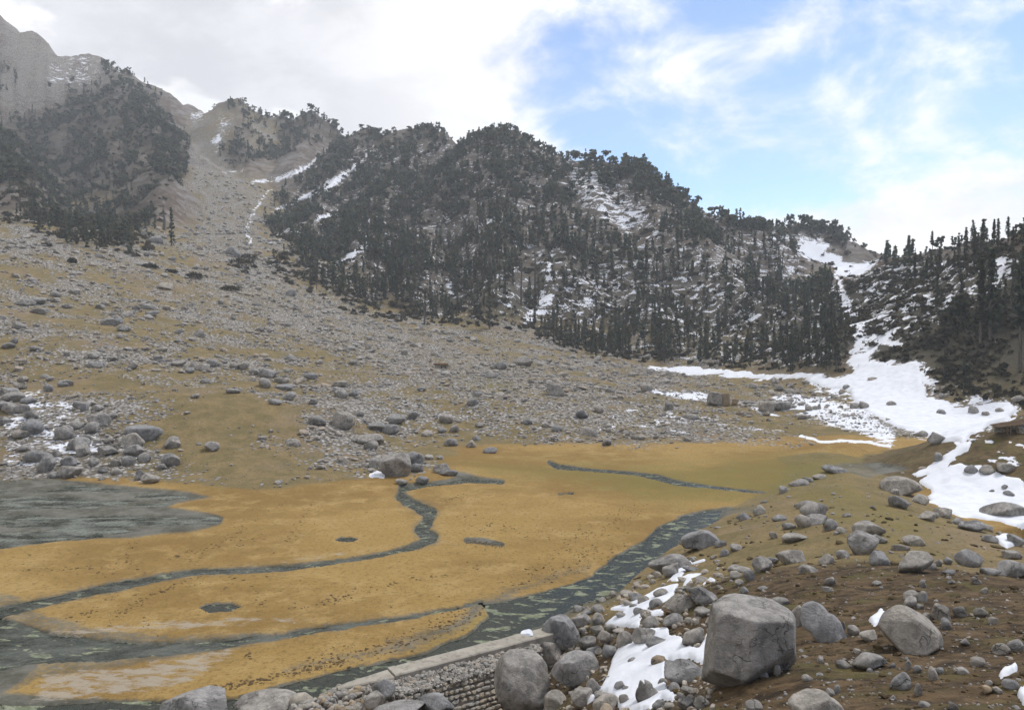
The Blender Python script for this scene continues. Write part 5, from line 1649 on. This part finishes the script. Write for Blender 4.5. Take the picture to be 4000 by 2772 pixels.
for k in range(6):
    wd = [0.12, 0.17, 0.10, 0.20, 0.14, 0.22][k]
    cm = quads_mesh('crown', fir_crown(rg, 380, 0.048, [0.5, .6, .4, .65, .7, .6][k], wd, [.12, .2, .3, .1, .38, .15][k]))
    cm.materials.append(M_FIR)
    tv, tq = trunk_mesh(rg, 0.016, 0.97, 10)
    tm = mesh_np('trunk', tv, tq)
    tm.materials.append(M_BARK)
    KINDS.append(('fir_tree', cm, tm))
    protoQ.append([fir_crown(rg, 34, 0.16, .5, wd * 1.1, .1)[::3] for _ in range(2)])
for k in range(3):
    cm = quads_mesh('crown', oak_crown(rg, 420, 0.10, [.36, .42, .30][k]))
    cm.materials.append(M_OAK)
    tv, tq = trunk_mesh(rg, 0.022, 0.8, 9, .04)
    tm = mesh_np('trunk', tv, tq)
    tm.materials.append(M_BARK)
    KINDS.append(('round_crowned_tree', cm, tm))
    protoQ.append([oak_crown(rg, 33, 0.26, [.36, .42, .30][k]) for _ in range(2)])

rs = np.random.RandomState(41)
N = 100000
tt = rs.uniform(math.radians(-37), math.radians(37), N)
rad = np.exp(rs.uniform(math.log(165), math.log(980), N))
cx_, cy_ = rad * np.sin(tt), rad * np.cos(tt)
wd = sample(WOOD, cx_, cy_)
clump = np.clip(0.50 + 2.4 * fbm(cx_, cy_, 30, 3, 161) + 0.6 * ridged(cx_, cy_, 75, 3, 3), 0.03, 1.0)
keep = (rs.rand(N) < wd * clump * np.clip((rad / 520) ** 0.9, 0.16, 1.25) * 0.57) & (wd > 0.04)
cx_, cy_, rad, wd = cx_[keep], cy_[keep], rad[keep], wd[keep]
cz_ = sample(GZ, cx_, cy_)
# occlusion: keep what could be seen or stands on a skyline
ssx, ssy = proj(cx_, cy_, cz_)
n = len(cx_)
right = ssx > 3330
left = ssx < 1100
hts = np.where(wd > 0.8, rs.uniform(4.6, 8.2, n), rs.uniform(5.5, 11.0, n))
hts[right] = 3.5 + 8.0 * rs.rand(right.sum()) ** 1.4
hts[left] = rs.uniform(5.5, 9, left.sum())
dense = wd > 0.8
pr = rs.rand(n)
kind = np.where(dense & (pr < 0.62), rs.randint(6, 9, n), rs.randint(0, 6, n))
kind = np.where(right, rs.randint(0, 6, n), kind)
kind = np.where(right & (pr < 0.08), 6, kind)
kind = np.where((rad > 520) & (kind < 6) & (rs.rand(n) < 0.55), rs.randint(6, 9, n), kind)
kind = np.where((rad > 520) & (kind < 6), rs.choice([3, 5], n), kind)
hts = np.where(kind >= 6, hts * 0.85, hts)
hpx = hts * F / np.hypot(rad, cz_)
gap = np.zeros(n, bool)
for fr in (0.25, 0.95):
    Hx, Hy, Hz, okh = hit(ssx, ssy - hpx * fr, 0.0, 20, 1300)
    gap |= (sample(SN, Hx, Hy) > 0.5) & okh
Hx, Hy, Hz, okh = hit(ssx, ssy - hpx * 0.6, 0.0, 20, 1300)
vis = (~okh) | (np.hypot(Hx, Hy) > rad * 0.93)
vis &= ~((gap | ((sample(SN, Hx, Hy) > 0.5) & okh)) & (rs.rand(n) < 0.9))
inview = (ssx > -20) & (ssx < 4020)
cx_, cy_, cz_, rad, hts, kind, hpx, ssx, ssy, right, left = [a[vis] for a in (cx_, cy_, cz_, rad, hts, kind, hpx, ssx, ssy, right, left)]
inview = inview[vis]
order = np.argsort(-(hpx * inview))
nearN = 286
print('trees', len(cx_))


def tree_label(k, i):
    hh = 'tall' if hts[i] > 9.3 else 'mid-height' if hts[i] > 7.3 else 'short'
    base = hh + ' ' + ['slender', 'ragged', 'pole-thin', 'bushy', 'bare-stemmed', 'wide-skirted'][kind[i]] + ' fir' if kind[i] < 6 else hh + ' ' + ['full', 'spreading', 'tight'][kind[i] - 6] + ' round-crowned evergreen'
    if right[i]:
        if ssy[i] < 1090:
            return base + ' on the skyline of the slope across the snowy valley', 'trees on the slope across the snowy valley'
        return base + ' on the dark slope above the snowfield', 'trees on the slope across the snowy valley'
    if left[i]:
        return base + ' at the foot of the spur beside the bare scree gully', 'trees at the foot of the left spur'
    x_, y_ = ssx[i], ssy[i]
    if x_ > 2950:
        wh = 'on the nose of the wooded spur beside the snowy valley mouth' if y_ > 1150 else 'under the snowy saddle ridge'
    elif x_ > 2450:
        wh = 'just above the long snow strip at the mountain foot' if y_ > 1250 else 'on the snow-flecked mountain flank above the square rock blocks'
    elif x_ > 2150:
        wh = 'in the snow-flecked wood beside the narrow snow strip'
    elif x_ > 1850:
        wh = 'around the reddish clearing on the wooded mountain'
    else:
        wh = 'above the lone dead trunk at the scree edge' if x_ > 1450 else 'beside the snowy gully where the wood meets the scree'
    return base + ' ' + wh, 'trees on the lower mountain flank'


for c, i in enumerate(order[:nearN]):
    nm, cm, tm = KINDS[kind[i]]
    lab, grp = tree_label(kind[i], i)
    root = add_obj(nm, None, loc=(cx_[i], cy_[i], cz_[i] - 0.2), rot=(0, 0, rs.uniform(0, 6.28)), label=lab, category='tree', group=grp)
    s = hts[i]
    root.scale = (s, s, s)
    add_obj('trunk', tm, parent=root)
    add_obj('crown', cm, parent=root)
# lone trees and snags at the mountain foot
SN_ = [(1659, 1262, 118, 'dead', 'limbless dead trunk standing alone where the scree meets the mountain'), (1570, 1252, 44, 'dead', 'short dead snag near the lone dead trunk'), (1912, 1285, 190, 'fir', 'tall thin fir rising alone between shrubs at the mountain foot'), (2036, 1190, 170, 'dead', 'tall bare dead tree in the reddish clearing'), (2090, 1130, 150, 'dead', 'tall grey dead tree beside the snow strip'),
       (670, 960, 150, 'fir', 'slim fir standing out on the left scree gully edge'), (640, 900, 90, 'dead', 'dead stub at the left scree gully edge'), (3830, 1340, 330, 'fir', 'towering fir with a long bare trunk on the dark slope above the snowfield'), (3870, 1330, 360, 'fir', 'tallest dark fir on the slope above the snowfield'), (3985, 1440, 420, 'fir', 'heavy dark fir at the brow of the dark slope'), (3755, 1250, 180, 'fir', 'slim leaning fir on the dark slope'), (3660, 1210, 150, 'fir', 'solitary fir halfway up the dark slope')]
sx_, sy_ = np.array([a[0] for a in SN_], float), np.array([a[1] for a in SN_], float)
qx, qy, qz, qo = hit(sx_, sy_)
for i, a in enumerate(SN_):
    s = a[2] * qy[i] / F
    root = add_obj('dead_tree' if a[3] == 'dead' else 'fir_tree', None, loc=(qx[i], qy[i], qz[i] - .1), rot=(0, 0, i * 1.3), label=a[4], category='tree')
    root.scale = (s, s, s)
    if a[3] == 'dead':
        tv, tq = trunk_mesh(rg, 0.030 if a[2] > 100 else .06, 1.0, 9, .03)
        add_obj('trunk', mesh_np('trunk', tv, tq), M_BARK, parent=root)
    else:
        add_obj('trunk', KINDS[4][2], parent=root)
        add_obj('crown', KINDS[[4, 2, 0][i % 3]][1], parent=root)
# the wood beyond the trees told apart: one mass
rest = order[nearN:]
VV, TI, NN = [], [], []
for k in range(9):
    for v in range(2):
        sel = rest[(kind[rest] == k) & (np.arange(len(rest)) % 2 == v)]
        if not len(sel):
            continue
        Qd = protoQ[k][v].reshape(-1, 3)
        a = rs.uniform(0, 6.28, len(sel))
        h = hts[sel][:, None]
        wq = rs.uniform(0.85, 1.35, len(sel))[:, None]
        X = (Qd[None, :, 0] * np.cos(a)[:, None] - Qd[None, :, 1] * np.sin(a)[:, None]) * h * wq + cx_[sel][:, None]
        Yv = (Qd[None, :, 0] * np.sin(a)[:, None] + Qd[None, :, 1] * np.cos(a)[:, None]) * h * wq + cy_[sel][:, None]
        Zv = Qd[None, :, 2] * h + cz_[sel][:, None] - 0.4
        VV.append(np.stack([X, Yv, Zv], -1).reshape(-1, 3))
        TI.append(np.repeat(rs.rand(len(sel)), len(Qd)))
        cn = crown_normals(Qd)
        NN.append(np.stack([cn[None, :, 0] * np.cos(a)[:, None] - cn[None, :, 1] * np.sin(a)[:, None], cn[None, :, 0] * np.sin(a)[:, None] + cn[None, :, 1] * np.cos(a)[:, None], np.broadcast_to(cn[None, :, 2], X.shape)], -1).reshape(-1, 3))
V = np.concatenate(VV)
me = mesh_np('wood', V, np.arange(len(V)).reshape(-1, 4), True, {'tint': ('FLOAT', np.concatenate(TI))})
soft_normals(me, np.concatenate(NN))
add_obj('wood', me, M_FIR, label='dense dark evergreen wood covering the mountain spurs', category='wood', kind='stuff')

# low shrubs
N = 150000
tt = rs.uniform(math.radians(-37), math.radians(37), N)
rad = np.exp(rs.uniform(math.log(160), math.log(900), N))
gx_, gy_ = rad * np.sin(tt), rad * np.cos(tt)
sh = sample(SHRUB, gx_, gy_)
cl = fbm(gx_, gy_, 16, 3, 171)
keep = rs.rand(N) < np.clip(sh, 0, 1) * np.clip(0.6 + 1.3 * cl, 0.12, 1) * np.where((gx_ / gy_ > 0.41) & (rad < 430), 0.75, np.where(rad > 450, 0.2, 0.36))
gx_, gy_, rad = gx_[keep], gy_[keep], rad[keep]
n = len(gx_)
print('shrubs', n)
d = rs.normal(size=(n, 8, 3))
d /= np.linalg.norm(d, axis=2)[..., None]
d[..., 2] = np.abs(d[..., 2]) * 0.55
wdt = rs.uniform(1.3, 3.6, n) * np.clip(rad / 330, 0.55, 1.5)
Cn = d * wdt[:, None, None] * 0.5 * rs.uniform(0.6, 1, (n, 8, 1)) + np.stack([gx_, gy_, sample(GZ, gx_, gy_)], 1)[:, None, :]
Qd = leaf_quads(Cn.reshape(-1, 3), np.repeat(wdt * 0.55, 8), rs)
V = Qd.reshape(-1, 3)
me = mesh_np('undergrowth', V, np.arange(len(V)).reshape(-1, 4), True, {'tint': ('FLOAT', np.repeat(rs.rand(n), 32))})
sn_n = np.repeat(d.reshape(-1, 3), 4, axis=0)
sn_n[:, 2] += 0.35
soft_normals(me, sn_n)
add_obj('undergrowth', me, M_SHRUB, label='low brown-green shrubs growing under the trees and on the slopes', category='undergrowth', kind='stuff')
# single shrub mounds on the upper scree
SHB = conv([(1540, 225, 190, 60, 'broad dark dwarf-shrub mound where the scree gully opens'), (1480, 382, 140, 30, 'flat dark shrub strip on the upper scree'), (1250, 305, 120, 46, 'dark shrub mound on the upper scree near the pale slab'), (960, 235, 110, 24, 'thin shrub strip below the wooded spur'), (465, 205, 60, 34, 'small shrub clump on the upper scree slope'), (300, 98, 70, 20, 'tiny shrub clump close under the wooded spur'), (1100, 270, 80, 24, 'narrow shrub mound at the scree gully mouth')], 0, 900, .608)
bx, by, bz, bo = hit([a[0] for a in SHB], [a[1] for a in SHB])
for i, a in enumerate(SHB):
    w_, h_ = a[2] * by[i] / F, a[3] * by[i] / F
    d = rs.normal(size=(260, 3))
    d /= np.linalg.norm(d, axis=1)[:, None]
    d[:, 2] = np.abs(d[:, 2])
    Cn = d * rs.uniform(.6, 1, (260, 1)) * np.array([w_ * .5, w_ * .4, h_ * .9])
    me = quads_mesh('shrub', leaf_quads(Cn, np.full(260, 0.8), rs))
    add_obj('shrub', me, M_SHRUB, loc=(bx[i], by[i], bz[i]), label=a[4], category='shrub')

# ------------------------------------------------------------------ trampled clods and tussocks on the meadow
def plain_mat(name, c1, c2, scale=3.0):
    m, g = new_mat(name)
    geo = g.n('ShaderNodeNewGeometry')
    n = g.noise(geo.outputs['Position'], scale, 4, 0.65)
    finish(g, g.mix(g.ramp(n, 0.35, 0.65), c1, c2), 0.95, n, 0.5, 0.05, 0.2)
    return m


M_CLOD = plain_mat('peat', (0.080, 0.051, 0.023), (0.135, 0.088, 0.040))
TR = [z7([(905, 490), (800, 590), (740, 650), (690, 740)]), z7([(860, 520), (830, 620), (860, 720)]), z7([(1850, 250), (1500, 470), (1350, 560), (1230, 665)]), z7([(2010, 250), (1940, 420), (1850, 510)]),
      z7([(1280, 740), (1000, 850), (800, 960), (690, 1060)]), z7([(1150, 760), (950, 870), (760, 990)]), z7([(760, 830), (600, 960), (440, 1010)]), z7([(1500, 750), (1440, 830)]), z7([(1610, 790), (1670, 900), (1660, 990)]),
      z7([(2250, 865), (1850, 950)]), z7([(1620, 1150), (1600, 1270)]), z7([(0, 700), (250, 690), (700, 690)]), z7([(1100, 620), (1400, 540), (1700, 470)]), z7([(940, 1000), (930, 1080)]),
      z8([(1080, 530), (1130, 640), (1050, 720)]), z8([(1200, 400), (1100, 450)]), z8([(500, 800), (900, 730)]), z8([(150, 880), (460, 810)]), z8([(1400, 740), (1560, 600), (1650, 560), (1900, 430)]), z8([(1700, 600), (1900, 560)])]
cxy = []
for t in TR:
    for a, b in zip(t[:-1], t[1:]):
        L = math.hypot(a[0] - b[0], a[1] - b[1])
        for _ in range(int(L / 4.2)):
            f = rs.rand()
            sprd = 11 if rs.rand() < .7 else 26
            cxy.append((a[0] + (b[0] - a[0]) * f + rs.normal() * sprd, a[1] + (b[1] - a[1]) * f + rs.normal() * sprd * .45))
EDG = [(z8([(1300, 820), (1500, 720), (1800, 650), (2100, 500)]), 60, 260), (z8([(0, 1310), (500, 1190), (900, 1060), (1050, 960)]), 60, 380), (z8([(1000, 380), (1300, 440), (1700, 480), (2000, 380), (2100, 300)]), 60, 320), (z8([(850, 250), (1050, 230)]), 40, 60), (z8([(1020, 510), (1250, 545)]), 14, 160), (z7([(1400, 1450), (1700, 1400), (2200, 1290)]), 26, 260)]
for t, w_, cnt in EDG:
    t = np.array(t)
    for _ in range(cnt):
        k = rs.randint(len(t) - 1)
        f = rs.rand()
        q = t[k] + (t[k + 1] - t[k]) * f
        cxy.append((q[0] + rs.normal() * w_ * .6, q[1] + rs.normal() * w_ * .28))
for _ in range(160):
    cxy.append((rs.uniform(0, 2900), rs.uniform(1860, 2560)))
cxy = np.array(cxy)
hx, hy, hz, ho = hit(cxy[:, 0], cxy[:, 1])
kp = ho & (sample(G_K, hx, hy) < .3) & (sample(G_F, hx, hy) < .4) & (sample(WATER, hx, hy) < .6) & (hy > 38)
o = stone_field('clods', np.stack([hx, hy, hz], 1)[kp], 0.05 + 0.22 * rs.rand(kp.sum()) ** 2.2, 1, M_CLOD, 'dark trampled clods and tussocks dotted over the ochre meadow', 'clods', flat=0.28, sink=.3, seed=19)

# crumbs of soil and moss on the moraine
M_MOSS = plain_mat('moss_and_soil', (0.040, 0.026, 0.013), (0.098, 0.072, 0.030), 1.3)
N = 15000
tt = rs.uniform(math.radians(-35), math.radians(35), N)
rad = np.exp(rs.uniform(math.log(15), math.log(85), N))
gx_, gy_ = rad * np.sin(tt), rad * np.cos(tt)
wgt = sample(G_K, gx_, gy_) * (1 - np.clip(sample(mx(fgS, hollow), gx_, gy_) * 2, 0, 1)) * (0.3 + 0.7 * sample(kn_earth, gx_, gy_))
keep = rs.rand(N) < wgt * np.clip(0.5 + 1.3 * fbm(gx_, gy_, 3, 3, 185), 0.05, 1)
gx_, gy_, rad = gx_[keep], gy_[keep], rad[keep]
stone_field('soil_crumbs', np.stack([gx_, gy_, sample(GZ, gx_, gy_)], 1), np.clip(np.exp(rs.normal(math.log(10), .55, len(gx_))), 4, 40) * rad / F, 1, M_MOSS, 'crumbs of dark soil and moss over the moraine', 'soil', flat=0.5, sink=.36, seed=23)

# ------------------------------------------------------------------ shelter on the scree and timber ruin
M_WOOD = plain_mat('weathered_timber', (0.075, 0.050, 0.032), (0.16, 0.105, 0.062), 5.0)
M_TURF = plain_mat('turf_roof', (0.14, 0.085, 0.04), (0.22, 0.14, 0.07), 2.0)


def box_mesh(name, sx, sy, sz, rg, jit=0.03):
    bm = bmesh.new()
    bmesh.ops.create_cube(bm, size=1.0)
    bmesh.ops.subdivide_edges(bm, edges=bm.edges[:], cuts=2, use_grid_fill=True)
    for v in bm.verts:
        v.co.x *= sx
        v.co.y *= sy
        v.co.z *= sz
        v.co += Vector(rg.uniform(-jit, jit, 3))
    me = bpy.data.meshes.new(name)
    bm.to_mesh(me)
    bm.free()
    return me


def wall_stones(root, x0, x1, y, z0, z1, rg, w=0.7, hgt=0.42):
    z = z0
    while z < z1:
        x = x0 + rg.uniform(0, .2)
        while x < x1:
            ww = rg.uniform(w * .6, w * 1.3)
            o = bpy.data.objects.new('stone', stone_meshes[rg.randint(8)])
            COL.objects.link(o)
            o.parent = root
            o.location = (x + ww / 2, y + rg.uniform(-.05, .05), z + hgt / 2)
            o.scale = (ww, 0.7, hgt * 1.05)
            o.rotation_euler = (0, rg.uniform(-.06, .06), rg.uniform(-.1, .1))
            x += ww
        z += hgt


sx0, sy0, sz0, _ = hit([1722], [1438])
k = sy0[0] / F
hut = add_obj('shelter', None, loc=(sx0[0], sy0[0], sz0[0]), rot=(0, 0, 0.1), label='low shepherd shelter with a flat rust-brown roof among the scree stones', category='shelter')
add_obj('roof', box_mesh('roof', 54 * k, 3.4, 0.42, rg, .06), M_TURF, parent=hut, loc=(0, 0.4, 17 * k))
for px_ in (2, 18):
    add_obj('post', box_mesh('post', 0.22, 0.22, 16 * k, rg, .01), M_WOOD, parent=hut, loc=(px_ * k, -0.9, 8 * k))
wall_stones(hut, -24 * k, -2 * k, -0.6, 0, 14 * k, rg, .8, .4)
wall_stones(hut, 6 * k, 15 * k, -0.3, 0, 13 * k, rg, .6, .4)
wall_stones(hut, -24 * k, 24 * k, 1.6, 0, 15 * k, rg, .9, .42)

sx0, sy0, sz0, _ = hit([3950], [1690])
k = sy0[0] / F
rn = add_obj('timber_ruin', None, loc=(sx0[0], sy0[0], sz0[0]), rot=(0, 0, 0.12), label='collapsed stone and timber hut with a sagging plank roof on the bump by the snowfield', category='hut')
for j in range(5):
    add_obj('roof_plank', box_mesh('roof_plank', 150 * k, 0.32, 0.10, rg, .02), M_WOOD, parent=rn, loc=(0, -0.8 + 0.36 * j, 34 * k + 0.05 * j), rot=(0, -0.13 + rg.uniform(-.02, .02), rg.uniform(-.03, .03)))
for px_ in (-40, -26, 4, 40):
    add_obj('post', box_mesh('post', 0.13, 0.13, 34 * k, rg, .01), M_WOOD, parent=rn, loc=(px_ * k, -0.9, 15 * k), rot=(0, rg.uniform(-.12, .12), 0))
wall_stones(rn, 10 * k, 70 * k, -0.5, 0, 22 * k, rg, .5, .26)
wall_stones(rn, -60 * k, 70 * k, 0.9, 0, 26 * k, rg, .5, .28)

# square blocks of rock on the flat below the wooded mountain
for (px_, py_, w_, h_, lab) in [(2790, 1560, 50, 54, 'large square-cut grey rock block with a vertical split on the snow-speckled flat'), (2832, 1562, 36, 48, 'tan-faced rock block pressed against the large square-cut block'), (2993, 1590, 54, 42, 'dark square rock block with a sharp left edge among snow streaks'), (3050, 1586, 70, 30, 'low sloping rock slab running right from the dark square block'), (2872, 1570, 22, 24, 'small block beside the tan-faced rock block')]:
    hx, hy, hz, ho = hit([px_], [py_ + h_ * .45])
    k = hy[0] / F
    V, Fc = rock_shape(rg, 4, 1.0, [(1, .1, 0, .55), (-1, 0, .1, .55), (0, .1, 1, .6), (.1, -1, 0, .55), (0, 1, 0, .55)])
    V = np.sign(V) * np.abs(V) ** 0.75
    add_obj('rock_block', mesh_np('rock_block', V * np.array([w_ * k, w_ * k * .8, h_ * k * 1.15]) * .5, Fc), M_TAN if 'tan' in lab else M_ROCK, loc=(hx[0], hy[0], hz[0] + h_ * k * .46), rot=(0, 0, rg.uniform(-.2, .2)), label=lab, category='rock')

# ------------------------------------------------------------------ air
def haze_box():
    m = bpy.data.materials.new('haze')
    m.use_nodes = True
    g = NT(m.node_tree)
    v = g.n('ShaderNodeVolumePrincipled')
    v.inputs['Color'].default_value = (0.88, 0.94, 1.0, 1)
    v.inputs['Density'].default_value = 0.00024
    v.inputs['Anisotropy'].default_value = 0.0
    out = g.n('ShaderNodeOutputMaterial')
    g.set(out, 'Volume', v.outputs[0])
    zmin, zmax = float(GZ.min()) - 1.0, float(GZ.max()) + 30.0
    R_ = 1690.0
    V = [(x, y, z) for z in (zmin, zmax) for y in (-R_, R_) for x in (-R_, R_)]
    Fq = [(0, 2, 3, 1), (4, 5, 7, 6), (0, 1, 5, 4), (2, 6, 7, 3), (0, 4, 6, 2), (1, 3, 7, 5)]
    me = bpy.data.meshes.new('haze')
    me.from_pydata(V, [], Fq)
    me.update()
    add_obj('haze', me, m, kind='stuff', label='thin pale mountain haze filling the whole valley', category='haze')


haze_box()
